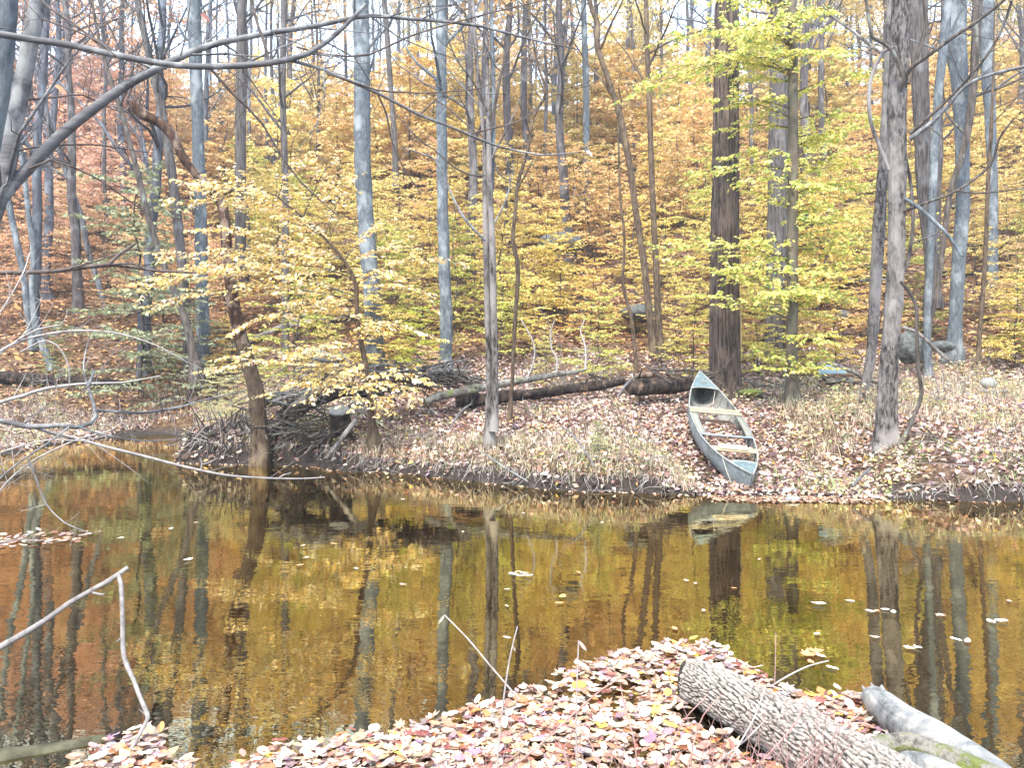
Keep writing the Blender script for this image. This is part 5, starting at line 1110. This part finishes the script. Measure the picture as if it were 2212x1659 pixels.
# fallen timber and outcrops on the slope
r = np.random.default_rng(44)
for k in range(16):
    Y = r.uniform(22, 55); px = r.uniform(40, 2180); X = (px-1106)/FO*Y
    L_ = r.uniform(2, 5); an = r.uniform(-.5, .5); xs = X+np.linspace(-.5, .5, 8)*L_*math.cos(an); ys = Y+np.linspace(-.5, .5, 8)*L_*math.sin(an)
    P = np.c_[xs, ys, height(xs, ys)+.12]; P[:, 2] = np.linspace(P[0, 2], P[-1, 2], 8)+.05; a = Acc(); tube(a, *resample(P, np.linspace(.17, .08, 8)*r.uniform(.7, 1.3), .3), 8, .2, seed=k)
    lab = f"{'black rotting' if k % 2 else 'grey'} fallen tree lying {where(px, Y)}"
    tag(a.build('fallen_tree', M['black'] if k % 2 else M['log'], None, P[0]), lab, 'log', 'fallen trees on the slope')
for k in range(9):
    Y = r.uniform(23, 50); px = r.uniform(100, 2150); X = (px-1106)/FO*Y; z = float(height(np.array([X]), np.array([Y]))[0]); s_ = r.uniform(.2, .5)
    rock('boulder', f"{'large' if s_ > .35 else 'small'} lichened boulder {where(px, Y)}", (X, Y, z+.05), (s_*1.5, s_, s_*.6), 'rock', 50+k, 'boulder', 3)['group'] = 'boulders on the slope'
# ------------------------------------------------------------------ near logs
def bigbark(r, th, P):                      # plates split by cracks that run with the log
    s = np.concatenate([[0], np.cumsum(np.linalg.norm(np.diff(P, axis=0), axis=1))])[:, None]; TH = th[None]+0*s; S = s+0*TH
    w1 = fbm(np.cos(TH)*2.5, np.sin(TH)*2.5, S*7, 4)*4; per = 40
    d1, d2, idn = worley(TH/(2*np.pi)*per+w1, S*10+w1*1.3, None, 4)
    e = np.clip((d2-d1)*3.2, 0, 1)
    fine = fbm(np.cos(TH)*14, np.sin(TH)*14, S*70, 3)-.45
    lump = fbm(np.cos(TH)*1.2, np.sin(TH)*1.2, S*2.5, 3)-.45
    dp = .35+1.5*fbm(np.cos(TH)*1.5+9, np.sin(TH)*1.5, S*5, 2)
    e = 1-(1-e)*dp
    return r*(1+.20*lump+.22*np.exp(-(((TH-2.2)/.35)**2+((S-.75)/.07)**2)))-.013*(1-e)+.007*idn+.006*fine
def mat_log(name, dark, light, moss=None):
    m, t, o = newmat(name)
    g = N_(t, 'ShaderNodeNewGeometry')
    n = noise_n(t, 45, detail=8, rough=.7); c = ramp(t, n, [(.3, dark), (.5, light), (.72, tuple(min(1, x*1.35) for x in light))])
    n2 = noise_n(t, 6, detail=5); c = mixc(t, .6, c, ramp(t, n2, [(.35, (.62, .56, .52)), (.62, (1.15, 1.13, 1.1))]), 'MULTIPLY')
    a_ = N_(t, 'ShaderNodeAttribute', attribute_name='tint'); c = mixc(t, 1.0, c, a_.outputs['Color'], 'MULTIPLY')
    b = N_(t, 'ShaderNodeBsdfPrincipled', i_Roughness=.9); b.inputs['Specular IOR Level'].default_value = .2
    t.links.new(c, b.inputs['Base Color'])
    bp = N_(t, 'ShaderNodeBump', i_Strength=.6, i_Distance=.006); t.links.new(n, bp.inputs['Height']); t.links.new(bp.outputs[0], b.inputs['Normal'])
    t.links.new(b.outputs[0], o.inputs[0]); return m
M['heroLog'] = mat_log('cracked_grey_bark', (.08, .068, .06), (.32, .295, .27))
def heavy(trace, rads, ZC, n, step, rfun, colf=None):
    P = []
    for (px, py), z in zip(trace, ZC):
        Y = (HC-z)*FO/(py-HY); P.append(pt(px, py, Y))
    Q, r = resample(np.array(P), np.array(rads), step); a_ = Acc(); tube(a_, Q, r, n, 0, rfun, cap=True)
    return a_, Q, r
a, Q, r = heavy([(1474, 1466), (1500, 1472), (1560, 1502), (1640, 1545), (1740, 1603), (1840, 1664), (1950, 1740), (2060, 1830)], [.085, .108, .118, .122, .128, .14, .15, .15], [.10, .10, .11, .115, .12, .12, .12, .12], 230, .0065, bigbark)
# tint goes darker in the cracks between plates, lighter on the ridges
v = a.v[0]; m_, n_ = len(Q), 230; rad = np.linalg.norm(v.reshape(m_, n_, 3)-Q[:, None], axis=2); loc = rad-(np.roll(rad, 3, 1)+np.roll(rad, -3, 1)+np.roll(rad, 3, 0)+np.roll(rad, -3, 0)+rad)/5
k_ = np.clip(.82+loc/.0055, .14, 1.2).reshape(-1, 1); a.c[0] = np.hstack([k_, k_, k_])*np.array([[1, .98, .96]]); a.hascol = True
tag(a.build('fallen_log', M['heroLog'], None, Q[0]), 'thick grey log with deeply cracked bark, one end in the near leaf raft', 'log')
def smoothlog(r, th, P):
    s = np.concatenate([[0], np.cumsum(np.linalg.norm(np.diff(P, axis=0), axis=1))])[:, None]; TH = th[None]+0*s; S = s+0*TH
    cr = np.exp(-((TH-3.6-.5*np.sin(S*5))/.05)**2)*np.clip(S*3-.2, 0, 1)*np.clip(1.4-S*3, 0, 1)
    cr2 = np.exp(-((TH-1.3-.35*np.sin(S*6+1))/.05)**2)*np.clip(S*4-.5, 0, 1)*np.clip(1.8-S*3, 0, 1)
    return r*(1+.16*(fbm(np.cos(TH)*1.2+4, np.sin(TH)*1.2, S*3, 3)-.45)+.03*(fbm(np.cos(TH)*8, np.sin(TH)*8, S*5, 3)-.45))-.016*cr-.016*cr2
m, t, o = newmat('bare_bleached_wood')
n = noise_n(t, 6, (1, 1, 1), 8, rough=.75, dist=.5); c = ramp(t, n, [(.34, (.055, .058, .06)), (.47, (.19, .195, .195)), (.62, (.37, .345, .31))])
c = mixc(t, .5, c, ramp(t, noise_n(t, 40, detail=6), [(.3, (.62, .60, .58)), (.7, (1.15, 1.15, 1.15))]), 'MULTIPLY')
b = N_(t, 'ShaderNodeBsdfPrincipled', i_Roughness=.7); t.links.new(c, b.inputs['Base Color']); bp = N_(t, 'ShaderNodeBump', i_Strength=.4, i_Distance=.01); t.links.new(n, bp.inputs['Height']); t.links.new(bp.outputs[0], b.inputs['Normal']); t.links.new(b.outputs[0], o.inputs[0]); M['bleached'] = m
a, Q, r = heavy([(1886, 1506), (1905, 1525), (1950, 1562), (2010, 1596), (2070, 1636), (2150, 1695), (2240, 1780)], [.055, .074, .084, .085, .086, .09, .09], [.07, .07, .075, .08, .08, .08, .08], 90, .012, smoothlog)
tag(a.build('fallen_log', M['bleached'], None, Q[0]), 'smooth bleached log without bark at the lower right corner', 'log')
a = Acc()
for k, (x, y) in enumerate(((1868, 1488), (1885, 1482), (1905, 1486), (1862, 1500))):
    P = [pt(x+6, y+14, 3.9), pt(x, y+2, 3.92), pt(x-6+k*3, y-6, 3.95)]; tube(a, np.array(P), [.016, .012, .003], 5, .3, seed=k)
a.build('splinter', M['cutwood'], [o_ for o_ in bpy.data.objects if o_.name == 'fallen_log.002'][0], Q[0])
# mossy root mass joining them
m, t, o = newmat('moss_on_bark'); n = noise_n(t, 7, detail=7, rough=.7); c = ramp(t, n, [(.36, (.06, .05, .04)), (.49, (.26, .235, .20)), (.56, (.13, .15, .035)), (.74, (.22, .25, .06))])
b = N_(t, 'ShaderNodeBsdfPrincipled', i_Roughness=.95); t.links.new(c, b.inputs['Base Color']); bp = N_(t, 'ShaderNodeBump', i_Strength=1, i_Distance=.02); t.links.new(noise_n(t, 60, detail=6), bp.inputs['Height']); t.links.new(bp.outputs[0], b.inputs['Normal']); t.links.new(b.outputs[0], o.inputs[0]); M['mossbark'] = m
for k, (tr_, rd, zc, lb) in enumerate((([(1850, 1650), (1900, 1622), (1960, 1612), (2020, 1632), (2080, 1656), (2170, 1700)], [.05, .055, .055, .055, .06, .06], [.17]*6, 'mossy knobbly root lying across the ends of the two near logs'),
                                       ([(1930, 1690), (1975, 1668), (2030, 1680), (2100, 1720)], [.06, .08, .08, .08], [.12]*4, 'second mossy root at the very bottom beside the bleached log'))):
    a, Q, r = heavy(tr_, rd, zc, 70, .012, lambda r, th, P: r*(1+.5*(fbm(np.cos(th)[None]*2+0*P[:, :1], np.sin(th)[None]*2+0*P[:, :1], P[:, 1:2]*9+P[:, :1]*9, 4)-.45)))
    o_ = tag(a.build('mossy_root', M['mossbark'] if k == 0 else M['bleached'], None, Q[0]), lb if k == 0 else 'pale grey wood lump under the mossy root at the very bottom', 'root')
r = np.random.default_rng(14); a = Acc()
for k in range(2600):
    i = r.integers(4); px, py = r.uniform(1852, 2110), 0; py = np.interp(px, [1850, 1900, 1960, 2020, 2080, 2110], [1635, 1606, 1594, 1610, 1634, 1650])+r.uniform(-2, 26)
    if noise(px*.03, py*.03, 5) < .45: continue
    z = .19; Y = (HC-z)*FO/(py-HY); p = pt(px, py, Y); d = np.array([r.normal(0, .4), r.normal(-.3, .4), 1]); d /= np.linalg.norm(d); q = np.array([.0016, 0, 0]); l = r.uniform(.006, .016)
    a.add([p-q, p+q, p+d*l], [[0, 1, 2]], (.20+r.normal(0, .04), .23, .05))
tag(a.build('moss', M['grass'], flat=True), kind='stuff')
# half-sunk logs along the near shore
def sunk(label, tr_, rd, zc, mat='mossy', n=30): a, Q, r = heavy(tr_, rd, zc, n, .05, lambda r, th, P: r*(1+.12*(fbm(np.cos(th)[None]*2+0*P[:, :1], np.sin(th)[None]*2+0*P[:, :1], P[:, :1]*4, 4)-.45))); tag(a.build('sunken_log', M[mat], None, Q[0]), label, 'log')
M['sunklog'] = bark('slimy_drowned_log', (.04, .035, .02), (.14, .13, .085), (.18, .185, .11), 8, 1, .4, .3, .7, 4, (.5, .7))
sunk('mossy log just breaking the water at the lower left corner', [(-120, 1668), (0, 1648), (100, 1634), (200, 1616), (260, 1608)], [.05, .055, .05, .05, .04], [-.025, -.025, -.03, -.03, -.04], 'sunklog')
sunk('drowned log just under the surface along the front of the leaf raft', [(330, 1606), (450, 1600), (600, 1588), (750, 1578), (900, 1580)], [.05, .055, .055, .05, .04], [-.06]*5, 'sunklog')
sunk('pale drowned log under water near the left edge', [(-200, 1285), (0, 1272), (120, 1260), (250, 1250)], [.14, .13, .10, .05], [-.15, -.14, -.14, -.15], 'sunklog')
sunk('dark waterlogged stub poking up beside the broken stick', [(232, 1625), (246, 1600), (262, 1580)], [.035, .035, .028], [-.06, .0, .03], 'black', 14)
rock('stone', 'brown drowned stone beside the cracked-bark log', pt(1760, 1520, 1.85*FO/(1520-HY)), (.28, .2, .10), 'sunklog', 40, 'stone', 4)

# ------------------------------------------------------------------ raft of fallen leaves against the near logs
def wpt(px, py): Y = HC*FO/(py-HY); return ((px-1106)/FO*Y, Y)
MAT = np.array([wpt(*q) for q in ((480, 1690), (510, 1655), (570, 1634), (640, 1606), (700, 1612), (760, 1588), (850, 1592), (920, 1570), (985, 1562), (1010, 1530), (1090, 1524), (1120, 1494), (1190, 1488), (1225, 1452), (1290, 1436), (1330, 1412), (1400, 1416), (1450, 1392), (1530, 1396), (1560, 1410), (1700, 1500), (1760, 1508), (1850, 1500), (1875, 1560), (1990, 1640), (2100, 1760), (1900, 2000), (400, 2000))])
MAT2 = np.array([wpt(*q) for q in ((170, 1665), (176, 1640), (225, 1622), (260, 1598), (330, 1586), (366, 1604), (350, 1640), (420, 1660), (400, 1720), (170, 1720))])
HOLE = np.array([wpt(*q) for q in ((1470, 1520), (1530, 1510), (1640, 1580), (1700, 1640), (1620, 1660), (1560, 1600), (1480, 1570))])
LEFTR = np.array([wpt(*q) for q in ((-60, 1166), (20, 1160), (90, 1152), (170, 1150), (205, 1153), (170, 1170), (100, 1182), (0, 1186), (-60, 1190))])
def inpoly(x, y, A):
    ins = np.zeros(x.shape, bool); B = np.roll(A, -1, 0)
    for (ax, ay), (bx, by) in zip(A, B): ins ^= ((ay > y) != (by > y)) & (x < (bx-ax)*(y-ay)/(by-ay+1e-12)+ax)
    return ins
def leaf_outline(kind, r):
    if kind == 0:   # ovate beech-like leaf with toothed rim
        k = 9; t_ = np.linspace(0, 1, k); w_ = .28*np.sin(np.pi*t_**.85)**.8*(1+.05*np.where(np.arange(k) % 2, 1, -1))
        L_ = [(t_[i], w_[i]) for i in range(k)]; return np.array(L_+[(t_[i], -w_[i]) for i in range(k-2, 0, -1)])
    if kind == 1:   # long oval
        k = 9; t_ = np.linspace(0, 1, k); w_ = .21*np.sin(np.pi*t_)**.7; return np.array([(t_[i], w_[i]) for i in range(k)]+[(t_[i], -w_[i]) for i in range(k-2, 0, -1)])
    if kind == 2:   # lobed maple-like
        a_ = np.array([0, 18, 30, 48, 62, 85, 100, 125, 150]); rr = np.array([.62, .34, .40, .58, .32, .46, .28, .36, .12]); P = [(.42+q*math.cos(math.radians(u)), q*math.sin(math.radians(u))) for u, q in zip(a_, rr)]
        return np.array(P+[(.0, 0)]+[(x, -y) for x, y in P[:0:-1]])
    a_ = np.linspace(0, 2*np.pi, 15)[:-1]; return np.array([(.5+.5*math.cos(u), .36*math.sin(u)) for u in a_])
def leafmesh(acc, o3, D, Nn, size, kind, col, r, cup):
    ol = leaf_outline(kind, r); D = D/np.linalg.norm(D); S = np.cross(D, Nn); S /= np.linalg.norm(S); Nn = np.cross(S, D)
    z_ = cup*((ol[:, 0]-.5)**2*1.2+np.abs(ol[:, 1])*.9)+r.normal(0, .018, len(ol))
    v = o3+size*(ol[:, :1]*D+ol[:, 1:]*S+z_[:, None]*Nn); c0 = o3+size*(.5*D); n = len(v)
    cc = np.tile(col, (n+1, 1)); cc[:n] *= r.uniform(.78, 1.05, (n, 1)); acc.add(np.vstack([v, c0]), [[n, k, (k+1) % n] for k in range(n)], cc)
MC = [(.60, .42, .32), (.68, .53, .41), (.44, .24, .16), (.55, .34, .23), (.74, .63, .50), (.58, .24, .09), (.70, .46, .09), (.34, .23, .26), (.28, .10, .075), (.48, .38, .38), (.54, .50, .26)]
MW = [5, 5, 3, 4, 4, 1.5, .7, 2.2, 1.6, 2, .5]
r = np.random.default_rng(33)
n = 34000; x = r.uniform(-1.9, 3.2, n); y = r.uniform(2.2, 5.2, n); k = (inpoly(x, y, MAT) | inpoly(x, y, MAT2)) & ~inpoly(x, y, HOLE) & (y > 2.7); x, y = x[k], y[k]
dens = fbm(x*2.2+3, y*2.2, 0, 3); k = (r.uniform(0, 1, len(x)) < np.clip((dens-.17)*3.6, 0, 1)*.95); x, y = x[k], y[k]
pxs = 1106+x/y*FO; pys = HY+HC/y*FO
vis = (pys < 1670) & (pxs > -20) & (pxs < 2230); n = len(x); print('mat leaves', n, vis.sum())
lay = r.uniform(0, 1, n); ordr = np.argsort(-lay*vis); single = set(ordr[:296].tolist())
mats = Acc(); raft = tag(empty('leaf_raft', (0.4, 3.6, 0)), kind='structure'); 
raft_bed = Acc(); ro = np.array([.4, 3.6, 0])
kinds = r.choice(4, n, p=[.46, .28, .16, .10]); cols = np.minimum(palette(MC, MW, n, .22, r)*1.05, .9); sizes = r.uniform(.034, .082, n)*np.where(kinds == 2, 1.15, 1)
cache = {}
for i in range(n):
    an = r.uniform(0, 6.28); tl = .10+.12*lay[i]; z = .003+.034*lay[i]
    D = np.array([math.cos(an), math.sin(an), r.normal(0, tl)]); Nn = np.array([r.normal(0, tl), r.normal(0, tl), 1.0]); cup = r.uniform(-.25, .5)
    if i in single:
        key = (int(kinds[i]), r.integers(5)); 
        if key not in cache:
            q = Acc(); leafmesh(q, np.zeros(3), np.array([1.0, 0, 0]), np.array([0, 0, 1.0]), 1.0, key[0], np.ones(3), r, r.uniform(-.1, .5)); cache[key] = q.build('leaf', M['matleaf'], raft, flat=True); o_ = cache[key]
        else: o_ = cache[key].copy(); COL.objects.link(o_); o_.parent = raft
        Dn = D/np.linalg.norm(D); S = np.cross(Nn, Dn); S /= np.linalg.norm(S); Nz = np.cross(Dn, S); s_ = sizes[i]
        o_.matrix_local = rigid(np.array([x[i], y[i], z+.004])-ro, Dn*s_, S*s_, Nz*s_); o_.color = (*cols[i], 1)
    else: leafmesh(mats, np.array([x[i], y[i], z]), D, Nn, sizes[i], int(kinds[i]), cols[i], r, cup)
o_ = mats.build('leaves', M['matleaf'], raft, ro, flat=True); tag(o_, kind='stuff')
# small raft at the left, far out
n = 900; x = r.uniform(-6, -3, n)*1.2; y = r.uniform(7, 8.6, n); k = inpoly(x, y, LEFTR); x, y = x[k], y[k]; q = Acc()
for i in range(len(x)):
    an = r.uniform(0, 6.28); leafmesh(q, np.array([x[i], y[i], r.uniform(.003, .03)]), np.array([math.cos(an), math.sin(an), r.normal(0, .1)]), np.array([r.normal(0, .15), r.normal(0, .15), 1]), r.uniform(.06, .11), int(r.integers(3)), palette(MC, MW, 1, .1, r)[0], r, .2)
tag(q.build('leaf_raft', M['matleaf'], flat=True), kind='stuff')
# single leaves afloat
FL = [(1120, 1244, 0, 'cluster', .16, 'cream'), (1215, 1292, 0, 'yellow', .09, 'yellow'), (1208, 1306, 0, 'rust', .07, 'rust'), (1768, 1308, 0, 'cream', .11, 'cream'), (1836, 1300, 1, 'cream', .07, 'pale'), (1880, 1322, 0, 'cream', .08, 'cream'), (1893, 1323, 0, 'rust', .06, 'rust'), (1912, 1320, 0, 'cream', .07, 'pale'), (1930, 1325, 1, 'cream', .09, 'cream'),
      (2030, 1331, 2, 'tan', .08, 'tan'), (2140, 1345, 0, 'cream', .09, 'cream'), (2163, 1345, 0, 'cream', .09, 'pale'), (2065, 1384, 1, 'cream', .08, 'cream'), (2090, 1388, 1, 'tan', .09, 'tan'), (1965, 1403, 2, 'tan', .09, 'tan'), (1982, 1402, 0, 'cream', .06, 'pale'), (1745, 1418, 2, 'rust', .12, 'rust'), (1762, 1410, 2, 'rust', .11, 'rust'), (1772, 1420, 1, 'tan', .09, 'tan'), (1752, 1434, 0, 'rust', .06, 'rust'), (1798, 1446, 1, 'cream', .08, 'cream'),
      (1518, 1400, 2, 'rust', .13, 'tan'), (1482, 1256, 0, 'tan', .06, 'tan'), (1502, 1262, 0, 'tan', .05, 'tan'), (1585, 1272, 0, 'rust', .05, 'rust'), (1458, 1361, 0, 'rust', .07, 'rust'), (1250, 1239, 0, 'rust', .06, 'rust'), (1520, 1322, 0, 'tan', .05, 'tan'), (770, 1230, 0, 'cream', .06, 'pale'), (1765, 1372, 0, 'tan', .06, 'tan'),
      (407, 1212, 0, 'cream', .10, 'pale'), (370, 1143, 0, 'cream', .07, 'cream'), (424, 1130, 0, 'tan', .06, 'tan'), (260, 1165, 0, 'rust', .1, 'tan'), (720, 1176, 0, 'rust', .07, 'rust'), (648, 1224, 0, 'rust', .07, 'rust'), (661, 1206, 0, 'tan', .07, 'tan'), (655, 1180, 0, 'tan', .06, 'tan'), (1095, 1312, 1, 'tan', .05, 'tan'), (1096, 1275, 1, 'cream', .05, 'pale'), (1890, 1380, 1, 'tan', .07, 'tan'), (870, 1265, 1, 'tan', .07, 'tan'), (2180, 1300, 1, 'tan', .06, 'tan'), (1640, 1210, 1, 'tan', .06, 'tan'), (1000, 1150, 1, 'tan', .06, 'tan'), (1300, 1130, 1, 'cream', .06, 'pale'), (1130, 1110, 0, 'tan', .07, 'tan'), (870, 1080, 0, 'tan', .08, 'tan')]
FLN = {}
FC = {'cream': (.86, .80, .70), 'yellow': (.88, .66, .16), 'rust': (.66, .32, .16), 'tan': (.74, .54, .40), 'pale': (.88, .84, .78)}
cluster_c = [(1104, 1241), (1118, 1238), (1132, 1243), (1142, 1247), (1126, 1250), (1112, 1247)]
for px, py, kd, wd, sz, cc in FL:
    pts_ = cluster_c if wd == 'cluster' else [(px, py)]
    for j, (qx, qy) in enumerate(pts_):
        X, Y = wpt(qx, qy); q = Acc(); an = r.uniform(0, 6.28); s_ = sz if wd != 'cluster' else .08
        leafmesh(q, np.array([X-s_/2*math.cos(an), Y-s_/2*math.sin(an), .005+.003*j]), np.array([math.cos(an), math.sin(an), .02]), np.array([0, 0, 1.0]), s_, kd, np.array(FC[cc] if not (wd == 'cluster' and j == 1) else FC['rust']), r, r.uniform(.1, .5))
        k = min(range(len(LM)), key=lambda i_: abs(LM[i_][0]-qx)); far = 'near the far bank' if qy < 1190 else 'in mid-stream' if qy < 1330 else 'on the near side'
        lab = f"{ {'cream': 'cream', 'yellow': 'bright yellow', 'rust': 'rust-brown', 'tan': 'tan', 'pale': 'near-white'}[cc] } leaf floating {far}, below {LM[k][1]}"
        if wd == 'cluster': lab = 'floating leaf in the small cluster below the slim grey clump'
        if wd != 'cluster':
            lab0 = lab; j_ = 0
            mods = ['', 'small ', 'broad ', 'narrow ']
            pick = 'broad ' if sz > .085 else 'small ' if sz < .065 else 'mid-sized '
            lab = pick+lab0
            if lab in FLN: lab = pick+('lone ' if False else '')+lab0.replace(' floating', ' right of its twin' if qx > FLN[lab] else ' left of its twin')
            FLN[lab] = qx
        else: lab = ('rust-brown' if j == 1 else 'cream')+' leaf, '+['far left', 'top', 'far right upper', 'rightmost', 'bottom middle', 'lower left'][j]+' one of the cluster below the slim grey clump'
        o_ = q.build('floating_leaf', M['litter'], None, (X, Y, 0), flat=True); tag(o_, lab, 'leaf', 'single leaves afloat on the stream')

# ------------------------------------------------------------------ dry stems on the near bank
def stem(label, tr_, Y, dY=0, mat='paletwig', head=None, cat='plant stem', name='dry_stem', seed=0, n=6):
    t_ = np.array(tr_, float); Ys = Y+np.linspace(0, 1, len(t_))*dY; P = np.array([pt(a_, b_, y) for (a_, b_, c_), y in zip(t_, Ys)]); R = t_[:, 2]/2/FO*Ys
    Q, rr = resample(P, R, .05); a_ = Acc(); tube(a_, Q, rr, n, .08, seed=seed); r0 = empty(name, Q[0], label, cat); a_.build('stem', M[mat], r0, Q[0])
    if head:
        for (hx, hy, dx, dy, s_) in head:
            q = Acc(); p = pt(hx, hy, Ys[-1]); leaves(q, p[None], np.array([[dx, 0, -dy]], float), np.array([[0, -1, .2]]), np.array([s_]), .25, np.array([(.60, .50, .42)]), fold=.5, curl=.15, big=True); q.build('withered_leaf', M['grass'], r0, Q[0], flat=True)
stem('straight pale straw slanting up to the left out of the leaf raft', [(1122, 1512, 4.5), (1060, 1440, 4), (1010, 1380, 3.6), (960, 1329, 3)], 3.4, .1, head=[(960, 1329, -.6, .9, .05)])
stem('upright pale straw crossing the slanting one', [(1072, 1680, 5), (1080, 1580, 4.5), (1092, 1480, 4), (1104, 1410, 3.5), (1118, 1354, 3)], 3.2, .05, head=[(1105, 1378, -.7, -.1, .04), (1108, 1395, .3, .7, .03)])
stem('upright reddish straw with a drooping tip, right of the crossing pair', [(1245, 1680, 4), (1245, 1560, 3.6), (1247, 1460, 3.4), (1250, 1384, 3)], 3.2, 0, head=[(1250, 1384, .6, .8, .06)])
M['bramble'] = simple('reddish_bramble_stem', (.20, .09, .08), (.46, .30, .27), 20, rough=.7, bump=.1)
br = [([(1040, 1690, 4), (1130, 1640, 4), (1220, 1560, 4), (1300, 1490, 3.5), (1360, 1455, 3)], 'purplish bramble arching up to the right across the leaf raft'), ([(1480, 1690, 3), (1500, 1600, 3), (1520, 1545, 3), (1560, 1500, 2)], 'thin dark bramble rising in front of the cracked-bark log'), ([(1550, 1690, 4), (1590, 1620, 4), (1630, 1550, 3.5), (1655, 1480, 3)], 'pale stem leaning across the cracked-bark log'),
      ([(1600, 1690, 4), (1660, 1630, 4), (1720, 1560, 4), (1745, 1500, 3)], 'reddish stem arching over the middle of the cracked-bark log'), ([(1440, 1690, 3), (1450, 1620, 3), (1475, 1560, 3), (1530, 1500, 2)], 'thin red-brown stem just left of the dark gap'), ([(1664, 1484, 4), (1700, 1462, 4), (1745, 1440, 3.5), (1790, 1428, 3)], 'straight thin stick leaning over the water behind the cracked-bark log'),
      ([(1673, 1480, 2), (1675, 1430, 2), (1676, 1366, 1.5)], 'hair-thin upright stem behind the cracked-bark log'), ([(1760, 1650, 4), (1790, 1600, 4), (1830, 1570, 3.5), (1850, 1540, 2)], 'dark stem lying over the lower part of the cracked-bark log'), ([(1500, 1690, 5), (1560, 1640, 5), (1610, 1600, 4), (1650, 1560, 3)], 'straw-coloured bent blade across the dark gap'),
      ([(1380, 1690, 3), (1370, 1600, 3), (1350, 1530, 2.6), (1340, 1480, 2)], 'thin dark upright stem in the middle of the leaf raft'), ([(1300, 1700, 3), (1290, 1640, 3), (1260, 1580, 3), (1220, 1540, 2)], 'brown stem bending left over the leaf raft'), ([(1690, 1700, 4), (1740, 1650, 4), (1790, 1600, 3), (1860, 1540, 2)], 'long reddish stem crossing the log towards the bleached one')]
for k, (tr_, lb) in enumerate(br): stem(lb, tr_, 3.05 if k not in (5, 6) else 3.9, .1, 'bramble' if k % 3 != 2 else 'paletwig', name='bramble_stem', seed=k)
r = np.random.default_rng(18); a = Acc()
for k in range(170):
    px = r.choice([r.uniform(960, 1500), r.uniform(1480, 1860)]); py = r.uniform(1655, 1760); p = pt(px, py, 2.95); p[2] = max(p[2], 0)
    P = limb_path(p, (r.normal(0, .5), r.uniform(0, .4), 1), r.uniform(.08, .34), 6, r, .22); tube(a, P, np.linspace(.0022, .0008, len(P)), 3, cap=False)
tag(a.build('dry_weeds', M['bramble']), kind='stuff')
